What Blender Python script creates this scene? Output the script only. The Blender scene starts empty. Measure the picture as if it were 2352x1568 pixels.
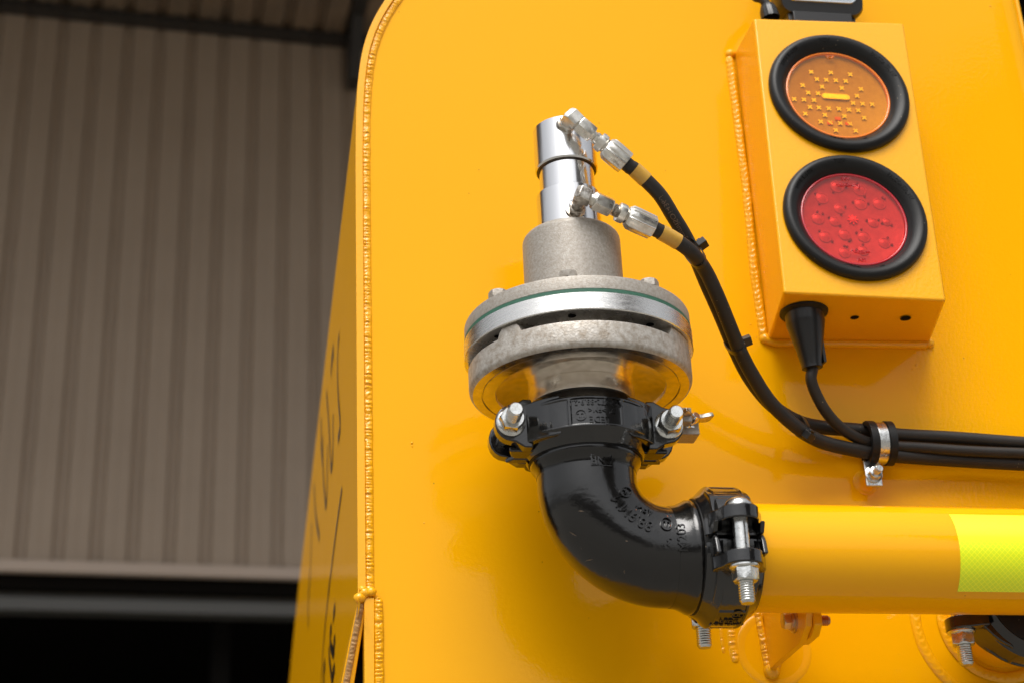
import bpy, bmesh, math, random
from mathutils import Vector, Matrix, noise
random.seed(7)
R = math.radians; PI = math.pi
scene = bpy.context.scene
COL = scene.collection

# ------------------------------------------------------------------ camera
# measured on the photograph (2352 x 1568 view): zenith and x vanishing points, focal length
F_PX = 3850.0; CU, CV = 1176.0, 784.0
Zc = Vector((785-CU, CV+7500, -F_PX)).normalized()
Xc = Vector((25000, -609.1, -F_PX)); Xc = (Xc - Zc*Xc.dot(Zc)).normalized()
Yc = Zc.cross(Xc)
ROT = Matrix((Xc, Yc, Zc))                       # camera vector -> world vector
YA = -0.14                                       # distance of the pipework axis from the panel
def ray(u, v):
    return ROT @ Vector(((u-CU)/F_PX, (CV-v)/F_PX, -1.0))
CAM = Vector((0, YA - 1.397*ray(2050, 1280).y, 1.6))
def at(u, v, Y=0.0):                             # the point of the plane y = Y seen at (u, v)
    d = ray(u, v); return CAM + d*((Y-CAM.y)/d.y)
cd = bpy.data.cameras.new('camera'); cam = bpy.data.objects.new('camera', cd); COL.objects.link(cam)
cam.matrix_world = Matrix.Translation(CAM) @ ROT.to_4x4()
cd.sensor_width = 36; cd.lens = 36*F_PX/2352; cd.clip_start = 0.02; cd.clip_end = 800
cd.dof.use_dof = True; cd.dof.focus_distance = 1.42; cd.dof.aperture_fstop = 7.5
scene.camera = cam

# ------------------------------------------------------------------ light: a bright overcast day
SUN_EL, SUN_AZ = R(57), R(196)                   # azimuth clockwise from +y
w = bpy.data.worlds.new("World"); scene.world = w; w.use_nodes = True
nt = w.node_tree; nt.nodes.clear()
sky = nt.nodes.new('ShaderNodeTexSky'); sky.sky_type = 'NISHITA'; sky.sun_disc = False
sky.sun_elevation = SUN_EL; sky.sun_rotation = SUN_AZ; sky.dust_density = 4.0; sky.air_density = 1.0; sky.ozone_density = 0.5
hs = nt.nodes.new('ShaderNodeHueSaturation'); hs.inputs['Saturation'].default_value = 0.12
bg = nt.nodes.new('ShaderNodeBackground'); bg.inputs[1].default_value = 0.09
wo = nt.nodes.new('ShaderNodeOutputWorld')
nt.links.new(sky.outputs[0], hs.inputs['Color']); nt.links.new(hs.outputs[0], bg.inputs[0]); nt.links.new(bg.outputs[0], wo.inputs[0])
sd = bpy.data.lights.new('sun', 'SUN'); sd.energy = 1.3; sd.angle = R(38); sd.color = (1, .96, .9)
sun = bpy.data.objects.new('sun', sd); COL.objects.link(sun)
sv = Vector((math.sin(SUN_AZ)*math.cos(SUN_EL), math.cos(SUN_AZ)*math.cos(SUN_EL), math.sin(SUN_EL)))
sun.rotation_euler = sv.to_track_quat('Z', 'Y').to_euler()
scene.view_settings.view_transform = 'Standard'; scene.view_settings.look = 'None'
scene.view_settings.exposure = .95; scene.view_settings.gamma = 1
scene.cycles.max_bounces = 10; scene.cycles.glossy_bounces = 5; scene.cycles.transparent_max_bounces = 12

# ------------------------------------------------------------------ materials
def mat(name, color, rough=.5, metal=0., coat=0., coat_rough=.05, bump=0., bscale=300., speck=None,
        color2=None, cscale=40., cmix=.5, stretch=None, rvar=0., bump2=0., b2scale=8., anis=0., spec=.5, detail=3.):
    m = bpy.data.materials.new(name); m.use_nodes = True
    t = m.node_tree; n = t.nodes; L = t.links
    p = n['Principled BSDF']
    p.inputs['Base Color'].default_value = (*color, 1); p.inputs['Roughness'].default_value = rough
    p.inputs['Metallic'].default_value = metal; p.inputs['Coat Weight'].default_value = coat
    p.inputs['Coat Roughness'].default_value = coat_rough; p.inputs['Specular IOR Level'].default_value = spec
    tc = n.new('ShaderNodeTexCoord'); vec = tc.outputs['Object']
    if stretch:
        mp = n.new('ShaderNodeMapping'); mp.inputs['Scale'].default_value = stretch
        L.new(vec, mp.inputs[0]); vec = mp.outputs[0]
    def nz(s, d=3., r=.5):
        x = n.new('ShaderNodeTexNoise'); x.inputs['Scale'].default_value = s; x.inputs['Detail'].default_value = d
        x.inputs['Roughness'].default_value = r; L.new(vec, x.inputs['Vector']); return x
    col_out = None
    if color2:
        x = nz(cscale, detail, .65); cr = n.new('ShaderNodeValToRGB')
        cr.color_ramp.elements[0].position = .5-.5*cmix; cr.color_ramp.elements[1].position = .5+.5*cmix
        cr.color_ramp.elements[0].color = (*color, 1); cr.color_ramp.elements[1].color = (*color2, 1)
        L.new(x.outputs[0], cr.inputs[0]); col_out = cr.outputs[0]
    if speck:                                     # (scale, threshold, colour): sparse dust or grit
        x = n.new('ShaderNodeTexVoronoi'); x.inputs['Scale'].default_value = speck[0]; L.new(vec, x.inputs['Vector'])
        lt = n.new('ShaderNodeMath'); lt.operation = 'LESS_THAN'; lt.inputs[1].default_value = speck[1]
        L.new(x.outputs['Distance'], lt.inputs[0])
        x2 = nz(speck[0]*.13, 1); gt = n.new('ShaderNodeMath'); gt.operation = 'GREATER_THAN'; gt.inputs[1].default_value = .56
        L.new(x2.outputs[0], gt.inputs[0])
        mu = n.new('ShaderNodeMath'); mu.operation = 'MULTIPLY'; L.new(lt.outputs[0], mu.inputs[0]); L.new(gt.outputs[0], mu.inputs[1])
        mx = n.new('ShaderNodeMix'); mx.data_type = 'RGBA'; mx.inputs[6].default_value = (*color, 1); mx.inputs[7].default_value = (*speck[2], 1)
        if col_out: L.new(col_out, mx.inputs[6])
        L.new(mu.outputs[0], mx.inputs[0]); col_out = mx.outputs[2]
    if col_out: L.new(col_out, p.inputs['Base Color'])
    if rvar:
        x = nz(cscale*.7, 4); mr = n.new('ShaderNodeMapRange'); mr.inputs[3].default_value = max(.02, rough-rvar); mr.inputs[4].default_value = rough+rvar
        mr.inputs[1].default_value = .3; mr.inputs[2].default_value = .7
        L.new(x.outputs[0], mr.inputs[0]); L.new(mr.outputs[0], p.inputs['Roughness'])
    nrm = None
    if bump2:
        x = nz(b2scale, 1); b = n.new('ShaderNodeBump'); b.inputs['Strength'].default_value = 1; b.inputs['Distance'].default_value = bump2
        L.new(x.outputs[0], b.inputs['Height']); nrm = b.outputs[0]
    if bump:
        x = nz(bscale, 2); b = n.new('ShaderNodeBump'); b.inputs['Strength'].default_value = 1; b.inputs['Distance'].default_value = bump
        L.new(x.outputs[0], b.inputs['Height'])
        if nrm: L.new(nrm, b.inputs['Normal'])
        nrm = b.outputs[0]
    if nrm:
        L.new(nrm, p.inputs['Normal']); L.new(nrm, p.inputs['Coat Normal'])
    return m

PAINT = (.86, .394, .0004)
M = {}
M['yellow'] = mat('yellow_paint', PAINT, .5, spec=.02, coat=.34, coat_rough=.025, bump=.00011, bscale=260, bump2=.0006, b2scale=7, speck=(45, .028, (.35, .16, .01)))
M['yellow_weld'] = mat('yellow_paint_on_weld', PAINT, .5, spec=.15, coat=.7, coat_rough=.1, bump=.00006, bscale=400)
M['yellow_edge'] = mat('yellow_paint_on_edge', PAINT, .5, spec=.15, coat=.6, coat_rough=.1, bump=.0002, bscale=350)
M['yellow_pipe'] = mat('yellow_pipe_paint', PAINT, .5, spec=.03, coat=.55, coat_rough=.03, bump=.00005, bscale=300, bump2=.0003, b2scale=18, speck=(60, .03, (.2, .1, .01)))
M['black_enamel'] = mat('black_enamel', (.004, .0038, .0037), .2, coat=.8, coat_rough=.15, bump=.00012, bscale=300, bump2=.0006, b2scale=38, speck=(130, .05, (.12, .09, .06)), spec=.2)
M['black_cast'] = mat('black_painted_casting', (.006, .006, .0064), .2, coat=.8, coat_rough=.07, bump=.00015, bscale=220, bump2=.0007, b2scale=40, speck=(160, .05, (.14, .11, .08)), spec=.35)
M['rubber'] = mat('black_rubber', (.0075, .0072, .007), .42, bump=.0001, bscale=900, speck=(190, .09, (.2, .16, .11)), spec=.28)
M['hose'] = mat('hose_rubber', (.011, .009, .0075), .5, bump=.0001, bscale=1200, speck=(200, .075, (.3, .22, .13)), spec=.4, color2=(.019, .015, .012), cscale=60)
M['plastic'] = mat('black_plastic', (.008, .008, .0085), .32, bump=.00005, bscale=600)
M['cast'] = mat('cast_aluminium', (.40, .375, .34), .5, metal=.3, bump=.0003, bscale=900, color2=(.25, .215, .175), cscale=400, cmix=.42, detail=6.)
M['cast_low'] = mat('stained_cast_aluminium', (.50, .475, .44), .45, metal=.35, bump=.0003, bscale=500, color2=(.27, .225, .175), cscale=190, cmix=.36, detail=8.)
M['machined'] = mat('machined_aluminium', (.74, .73, .71), .27, metal=1., bump=.00008, bscale=500, rvar=.08, cscale=90, stretch=(1, 1, 9))
M['underside'] = mat('tarnished_underside', (.82, .77, .70), .2, metal=1., bump=.00005, bscale=160, color2=(.58, .52, .45), cscale=150, cmix=.4, rvar=.07, detail=8.)
M['neckmetal'] = mat('turned_steel', (.88, .85, .80), .22, metal=1., bump=.00004, bscale=300, color2=(.62, .56, .49), cscale=60, cmix=.7, stretch=(1, 1, 3))
M['chrome'] = mat('ground_steel', (.76, .76, .77), .17, metal=1., bump=.00005, bscale=200, rvar=.05, cscale=50, stretch=(1, 1, .25))
M['dark_lip'] = mat('shaded_turned_lip', (.13, .11, .09), .3, metal=1., color2=(.05, .04, .03), cscale=100)  # darker metal: the downward chamfer's shade is put into its colour
M['steel'] = mat('plated_steel', (.84, .83, .79), .30, metal=1., bump=.00012, bscale=500, color2=(.62, .59, .53), cscale=160, cmix=.4, rvar=.08)
M['steel_dirty'] = mat('greasy_plated_steel', (.70, .67, .61), .32, metal=1., bump=.0002, bscale=500, color2=(.16, .12, .085), cscale=150, cmix=.35, rvar=.1, detail=6.)
M['zinc'] = mat('zinc_plated_bolt', (.74, .75, .74), .24, metal=1., bump=.00015, bscale=500, color2=(.50, .50, .48), cscale=250, cmix=.5, rvar=.06)
M['bronze'] = mat('yellow_zinc_bolt', (.55, .43, .29), .3, metal=1., bump=.0001, bscale=500, color2=(.60, .48, .36), cscale=200)
M['copper'] = mat('copper_thread', (.50, .29, .18), .35, metal=1.)
M['gasket'] = mat('green_gasket', (.055, .17, .115), .6, bump=.0001, bscale=900)
M['blackgap'] = mat('dark_gap', (.005, .0045, .004), .8, spec=.1)
M['sleeve'] = mat('yellow_band', (.60, .34, .05), .45, coat=.3, bump=.0001, bscale=400, color2=(.50, .27, .035), cscale=150)
M['print'] = mat('hose_print', (.13, .08, .05), .6)
M['side_print'] = mat('black_side_lettering', (.025, .015, .008), .4, coat=.4)
M['scratch'] = mat('bare_scratch', (.10, .07, .045), .6)
M['rust'] = mat('rust_spot', (.28, .07, .02), .7)
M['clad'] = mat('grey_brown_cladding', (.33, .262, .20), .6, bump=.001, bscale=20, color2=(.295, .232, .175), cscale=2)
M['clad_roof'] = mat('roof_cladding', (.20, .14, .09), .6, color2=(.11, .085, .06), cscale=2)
M['trim'] = mat('pale_trim', (.42, .34, .28), .5)
M['beam'] = mat('grey_painted_beam', (.07, .07, .066), .5)
M['darksteel'] = mat('dark_gutter_steel', (.025, .022, .02), .5)
M['inner'] = mat('interior_shade', (.004, .0035, .003), .9, color2=(.006, .005, .004), cscale=1, spec=.05)  # near-black, so the shade of the interior sits in the colour
M['ground'] = mat('concrete_ground', (.21, .20, .178), .9, bump=.004, bscale=30, color2=(.27, .258, .23), cscale=1.5)
M['facade'] = mat('facade_sheet', (.06, .05, .04), .7, color2=(.12, .10, .08), cscale=1)
M['facade_roof'] = mat('facade_roof', (.09, .085, .08), .6)
M['amber_disc'] = mat('amber_reflector', (.52, .29, .18), .4, metal=.0, bump=.0002, bscale=300, color2=(.42, .21, .13), cscale=120)
M['amber_led'] = mat('amber_emitter', (1., .82, .22), .38, metal=.8)
M['amber_red'] = mat('amber_chip', (.8, .12, .02), .4)
M['red_disc'] = mat('red_reflector', (.56, .36, .32), .3, metal=.0, bump=.0004, bscale=140, color2=(.40, .24, .23), cscale=90)
M['red_led'] = mat('red_dome', (.52, .30, .27), .15, coat=.5)
M['red_hot'] = mat('red_centre', (1., .30, .25), .3)
M['red_dark'] = mat('red_dark', (.20, .04, .04), .4)
M['silver'] = mat('lamp_reflector', (.8, .82, .85), .15, metal=1.)

def tape_mat():
    m = mat('reflective_tape', (.78, .95, .004), .4, coat=.4, coat_rough=.15)
    t = m.node_tree; n = t.nodes; L = t.links; p = n['Principled BSDF']
    uv = n.new('ShaderNodeUVMap'); uv.uv_map = 'UVMap'
    sx = n.new('ShaderNodeSeparateXYZ'); L.new(uv.outputs[0], sx.inputs[0])
    def mth(op, a, b=None):
        x = n.new('ShaderNodeMath'); x.operation = op
        for i, q in enumerate((a, b)):
            if q is None: continue
            if isinstance(q, (int, float)): x.inputs[i].default_value = q
            else: L.new(q, x.inputs[i])
        return x.outputs[0]
    k = 2*PI/.0048
    a = mth('SINE', mth('MULTIPLY', mth('ADD', sx.outputs[0], sx.outputs[1]), k/1.0))
    b = mth('SINE', mth('MULTIPLY', mth('SUBTRACT', sx.outputs[0], sx.outputs[1]), k/1.0))
    g = mth('MAXIMUM', a, b); g = mth('GREATER_THAN', g, .93)
    mx = n.new('ShaderNodeMix'); mx.data_type = 'RGBA'
    mx.inputs[6].default_value = (.74, .86, .003, 1); mx.inputs[7].default_value = (.99, 1., .01, 1)
    L.new(g, mx.inputs[0]); L.new(mx.outputs[2], p.inputs['Base Color'])
    return m
M['tape'] = tape_mat()

def lens_mat(name, tint, rough=.03):
    m = bpy.data.materials.new(name); m.use_nodes = True; t = m.node_tree; n = t.nodes; n.clear(); L = t.links
    tr = n.new('ShaderNodeBsdfTransparent'); tr.inputs[0].default_value = (*tint, 1)
    gl = n.new('ShaderNodeBsdfGlossy'); gl.inputs['Roughness'].default_value = rough; gl.inputs['Color'].default_value = (.6, .6, .6, 1)
    df = n.new('ShaderNodeBsdfDiffuse'); df.inputs[0].default_value = (*[min(1, c*.9+.02) for c in tint], 1)
    m1 = n.new('ShaderNodeMixShader'); m1.inputs[0].default_value = .03
    L.new(tr.outputs[0], m1.inputs[1]); L.new(df.outputs[0], m1.inputs[2])
    m2 = n.new('ShaderNodeMixShader'); m2.inputs[0].default_value = .06; L.new(m1.outputs[0], m2.inputs[1]); L.new(gl.outputs[0], m2.inputs[2])
    o = n.new('ShaderNodeOutputMaterial'); L.new(m2.outputs[0], o.inputs[0]); return m
M['amber_lens'] = lens_mat('amber_lens', (1., .72, .16)); M['red_lens'] = lens_mat('red_lens', (1., .24, .21))
M['amber_rim'] = mat('amber_lens_rim', (.85, .20, .01), .2, coat=.5); M['red_rim'] = mat('red_lens_rim', (.45, .01, .02), .2, coat=.5)
M['clear_lens'] = lens_mat('clear_lens', (.9, .92, .94))

# ------------------------------------------------------------------ mesh helpers
class MB:
    def __init__(s): s.v = []; s.f = []
    def add(s, vs, fs, mtx=None):
        o = len(s.v)
        s.v += [tuple(mtx @ Vector(p)) if mtx else tuple(p) for p in vs]
        s.f += [tuple(i+o for i in f) for f in fs]; return s
    def box(s, x0, x1, y0, y1, z0, z1, mtx=None):
        vs = [(x, y, z) for x in (x0, x1) for y in (y0, y1) for z in (z0, z1)]
        return s.add(vs, [(0,1,3,2),(4,6,7,5),(0,4,5,1),(2,3,7,6),(0,2,6,4),(1,5,7,3)], mtx)
    def hexa(s, front, back):                     # two quads, same winding
        return s.add(list(front)+list(back), [(0,1,2,3),(7,6,5,4),(0,4,5,1),(1,5,6,2),(2,6,7,3),(3,7,4,0)])
    def lathe(s, prof, mtx=None, seg=64, cap0=True, cap1=True, a0=0, a1=2*PI, rf=None):
        full = abs(a1-a0-2*PI) < 1e-6; n = seg if full else seg+1
        vs = []
        for r, z in prof:
            for i in range(n):
                a = a0+(a1-a0)*i/seg; vs.append((r*math.cos(a), r*math.sin(a), z))
        fs = []
        for k in range(len(prof)-1):
            for i in range(seg):
                j = (i+1) % n if full else i+1
                fs.append((k*n+i, k*n+j, (k+1)*n+j, (k+1)*n+i))
        if cap0 and prof[0][0] > 1e-6: fs.append(tuple(range(n))[::-1])
        if cap1 and prof[-1][0] > 1e-6: fs.append(tuple(range((len(prof)-1)*n, len(prof)*n)))
        return s.add(vs, fs, mtx)
    def prism(s, poly, z0, z1, mtx=None):
        n = len(poly); vs = [(x, y, z0) for x, y in poly]+[(x, y, z1) for x, y in poly]
        fs = [tuple(range(n))[::-1], tuple(range(n, 2*n))]+[(i, (i+1) % n, n+(i+1) % n, n+i) for i in range(n)]
        return s.add(vs, fs, mtx)
    def tube(s, pts, rad, seg=16, cap=True, rf=None):
        pts = [Vector(p) for p in pts]; n = len(pts); vs = []
        t0 = (pts[1]-pts[0]).normalized(); up = Vector((0, -1, .13)); nx = (up-t0*up.dot(t0)).normalized()
        for k, p in enumerate(pts):
            t = (pts[min(k+1, n-1)]-pts[max(k-1, 0)]).normalized()
            nx = (nx-t*nx.dot(t)).normalized(); ny = t.cross(nx)
            r = rf(k) if rf else rad
            for i in range(seg):
                a = 2*PI*i/seg; vs.append(p+nx*(r*math.cos(a))+ny*(r*math.sin(a)))
        fs = [(k*seg+i, k*seg+(i+1) % seg, (k+1)*seg+(i+1) % seg, (k+1)*seg+i) for k in range(n-1) for i in range(seg)]
        if cap: fs += [tuple(range(seg))[::-1], tuple(range((n-1)*seg, n*seg))]
        return s.add(vs, fs)
    def build(s, name, m, parent=None, bevel=0., bseg=2, smooth=38, loc=None):
        me = bpy.data.meshes.new(name)
        base = Vector(loc) if loc is not None else None
        vs = [Vector(p)-base for p in s.v] if base is not None else s.v
        me.from_pydata([tuple(p) for p in vs], [], s.f)
        bm = bmesh.new(); bm.from_mesh(me); bmesh.ops.recalc_face_normals(bm, faces=bm.faces); bm.to_mesh(me); bm.free()
        me.materials.append(m)
        if smooth:
            me.polygons.foreach_set('use_smooth', [True]*len(me.polygons)); me.set_sharp_from_angle(angle=R(smooth))
        o = bpy.data.objects.new(name, me); COL.objects.link(o)
        if base is not None: o.location = base
        if parent: o.parent = parent; o.matrix_parent_inverse = pinv(parent)
        if bevel:
            b = o.modifiers.new('bevel', 'BEVEL'); b.width = bevel; b.segments = bseg; b.limit_method = 'ANGLE'; b.angle_limit = R(40); b.harden_normals = True
        return o
WM = {}
def pinv(p):                                      # world matrix of a parent without waiting for the depsgraph
    m = Matrix.Identity(4); q = p
    while q is not None:
        m = (q.matrix_parent_inverse @ q.matrix_basis if q.parent else q.matrix_basis) @ m; q = q.parent
    return m.inverted()
def thing(name, label, cat, loc, group=None, kind=None):
    o = bpy.data.objects.new(name, None); COL.objects.link(o); o.location = loc; o.empty_display_size = .05
    return tag(o, label, cat, group, kind)
def tag(o, label=None, cat=None, group=None, kind=None):
    if label: o['label'] = label
    if cat: o['category'] = cat
    if group: o['group'] = group
    if kind: o['kind'] = kind
    return o
def frame(o, z, x=None):                          # matrix with local z along z
    z = Vector(z).normalized(); x = Vector(x) if x is not None else (Vector((1,0,0)) if abs(z.x) < .9 else Vector((0,1,0)))
    x = (x-z*x.dot(z)).normalized(); y = z.cross(x)
    m = Matrix((x, y, z)).transposed().to_4x4(); m.translation = Vector(o); return m
def basis(o, x, y, z):
    m = Matrix((Vector(x), Vector(y), Vector(z))).transposed().to_4x4(); m.translation = Vector(o); return m
def spline(pts, n=8):                             # catmull-rom
    P = [Vector(p) for p in pts]; P = [2*P[0]-P[1]]+P+[2*P[-1]-P[-2]]; out = []
    for i in range(1, len(P)-2):
        for k in range(n):
            t = k/n; a, b, c, d = P[i-1], P[i], P[i+1], P[i+2]
            out.append(.5*((2*b)+(c-a)*t+(2*a-5*b+4*c-d)*t*t+(3*b-a-3*c+d)*t**3))
    out.append(P[-2]); return out
def resample(pts, step):
    out = [pts[0].copy()]; acc = 0
    for a, b in zip(pts, pts[1:]):
        L = (b-a).length; s = step-acc
        while s <= L: out.append(a.lerp(b, s/L)); s += step
        acc = L-(s-step)
    return out
def weld(name, pts, nrm, width, height, pitch, parent, seed=0, m='yellow_weld', chev=1., rough=.25, loc=None):
    """a bead laid along pts: overlapping crescent ripples, uneven width"""
    rs = resample([Vector(p) for p in pts], pitch/6); mb = MB(); nc = 11; nrm = Vector(nrm).normalized(); vs = []; N = len(rs)
    for k, p in enumerate(rs):
        t = (rs[min(k+1, N-1)]-rs[max(k-1, 0)]).normalized(); b = t.cross(nrm).normalized()
        sarc = k/6; wv = width*(1+.12*noise.noise(Vector((sarc*.35, seed, 0))))
        for i in range(nc):
            q = -1+2*i/(nc-1)
            ph = sarc+chev*(q*q)*.9+(.35+rough)*noise.noise(Vector((sarc*.33, seed+5, q*.7)))
            fr = ph-math.floor(ph); rip = (1-fr)**.7
            end = min(1, k/5, (N-1-k)/5); end = math.sqrt(max(end, 0))
            h = height*math.sqrt(max(0, 1-q*q))*(1-.30+.32*rip)*(.55+.45*end)+height*rough*.6*noise.noise(p*500+Vector((0, 0, seed)))*(1-q*q)
            vs.append(p+b*(q*wv*.5*(.6+.4*end))+nrm*(h-.0002))
    fs = [(k*nc+i, k*nc+i+1, (k+1)*nc+i+1, (k+1)*nc+i) for k in range(N-1) for i in range(nc-1)]
    mb.add(vs, fs); return mb.build(name, M[m], parent, smooth=50)
_tc = {}
def text_mesh(s, size, ext=.0004, bold=0.0):
    """letters as solid mesh data: (verts, faces), centred, x right, y up, z out"""
    c = bpy.data.curves.new('letters', 'FONT'); c.body = s; c.size = size; c.extrude = ext; c.align_x = 'CENTER'; c.align_y = 'CENTER'
    c.resolution_u = 3; c.offset = bold
    o = bpy.data.objects.new('letters', c); COL.objects.link(o)
    dg = bpy.context.evaluated_depsgraph_get(); me = bpy.data.meshes.new_from_object(o.evaluated_get(dg))
    bm = bmesh.new(); bm.from_mesh(me); bmesh.ops.triangulate(bm, faces=bm.faces)
    es = [e for e in bm.edges if e.calc_length() > size*.35]
    if es: bmesh.ops.subdivide_edges(bm, edges=es, cuts=1)
    v = [p.co.copy() for p in bm.verts]; bm.verts.ensure_lookup_table(); f = [tuple(q.index for q in fa.verts) for fa in bm.faces]
    bm.free(); bpy.data.objects.remove(o); bpy.data.curves.remove(c); bpy.data.meshes.remove(me)
    return v, f
def letters(items, fn, name, m, parent):
    """items: (string, size, cx, cy, rotation, extrude) in a flat layout; fn bends the layout onto the surface"""
    mb = MB()
    for s, size, cx, cy, rot, ext in items:
        if s == 'O()': # ring
            n = 28; vs = []; r0, r1 = size, size*.86
            for z in (-ext, ext):
                for r in (r0, r1):
                    for i in range(n): vs.append(Vector((r*math.cos(2*PI*i/n), r*math.sin(2*PI*i/n), z)))
            fs = []
            for i in range(n):
                j = (i+1) % n; fs += [(i, j, n+j, n+i), (2*n+i, 3*n+i, 3*n+j, 2*n+j), (i, 2*n+i, 2*n+j, j), (n+i, n+j, 3*n+j, 3*n+i)]
        elif s == '[]':
            v = []; wd, hh = size; t_ = .0007; vs = []; fs = []
            for bx in ((-wd/2, wd/2, hh/2-t_, hh/2), (-wd/2, wd/2, -hh/2, -hh/2+t_), (-wd/2, -wd/2+t_, -hh/2, hh/2), (wd/2-t_, wd/2, -hh/2, hh/2)):
                o_ = len(vs); vs += [Vector((x, y, z)) for x in bx[:2] for y in bx[2:] for z in (-ext, ext)]
                fs += [tuple(i+o_ for i in q) for q in [(0,1,3,2),(4,6,7,5),(0,4,5,1),(2,3,7,6),(0,2,6,4),(1,5,7,3)]]
        else: vs, fs = text_mesh(s, size, ext)
        ca, sa = math.cos(rot), math.sin(rot)
        mb.add([fn(cx+p.x*ca-p.y*sa, cy+p.x*sa+p.y*ca, p.z) for p in vs], fs)
    return mb.build(name, m, parent, smooth=25)

def thread_prof(r, z0, z1, pitch=.0020, d=.0009):
    out = []; z = z0; s = 1 if z1 > z0 else -1; n = int(abs(z1-z0)/pitch)
    for i in range(n):
        out += [(r-d, z0+s*pitch*i), (r, z0+s*pitch*(i+.4)), (r, z0+s*pitch*(i+.6))]
    out += [(r-d, z1-s*.0012), (r-d-.0006, z1)]
    return out
def hexprof(mb, af, z0, z1, mtx, ch=.0012, rot=0.):
    """hexagon across-flats af with turned corners at the z1 end"""
    R6 = af/2/math.cos(PI/6); vs = []; n = 24
    def rr(a, cut):
        a = (a % (PI/3))-PI/6; return min(af/2/math.cos(a), cut)
    levels = [(z0, R6), (z1-(ch if z1 > z0 else -ch), R6), (z1, af/2*1.0)]
    levels = [(z0, R6), (z1-(ch if z1 > z0 else -ch)*.8, R6*.995), (z1-(ch if z1 > z0 else -ch)*.3, af/2*1.06), (z1, af/2*.97)]
    for z, cut in levels:
        for i in range(n):
            a = 2*PI*i/n+rot; q = rr(a-rot, cut); vs.append((q*math.cos(a), q*math.sin(a), z))
    fs = [(k*n+i, k*n+(i+1) % n, (k+1)*n+(i+1) % n, (k+1)*n+i) for k in range(len(levels)-1) for i in range(n)]
    fs += [tuple(range(n))[::-1], tuple(range((len(levels)-1)*n, len(levels)*n))]
    mb.add(vs, fs, mtx)

# ------------------------------------------------------------------ the setting
g = MB(); g.box(-300, 300, -300, 300, -.2, 0); tag(g.build('ground', M['ground']), kind='structure')

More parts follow.
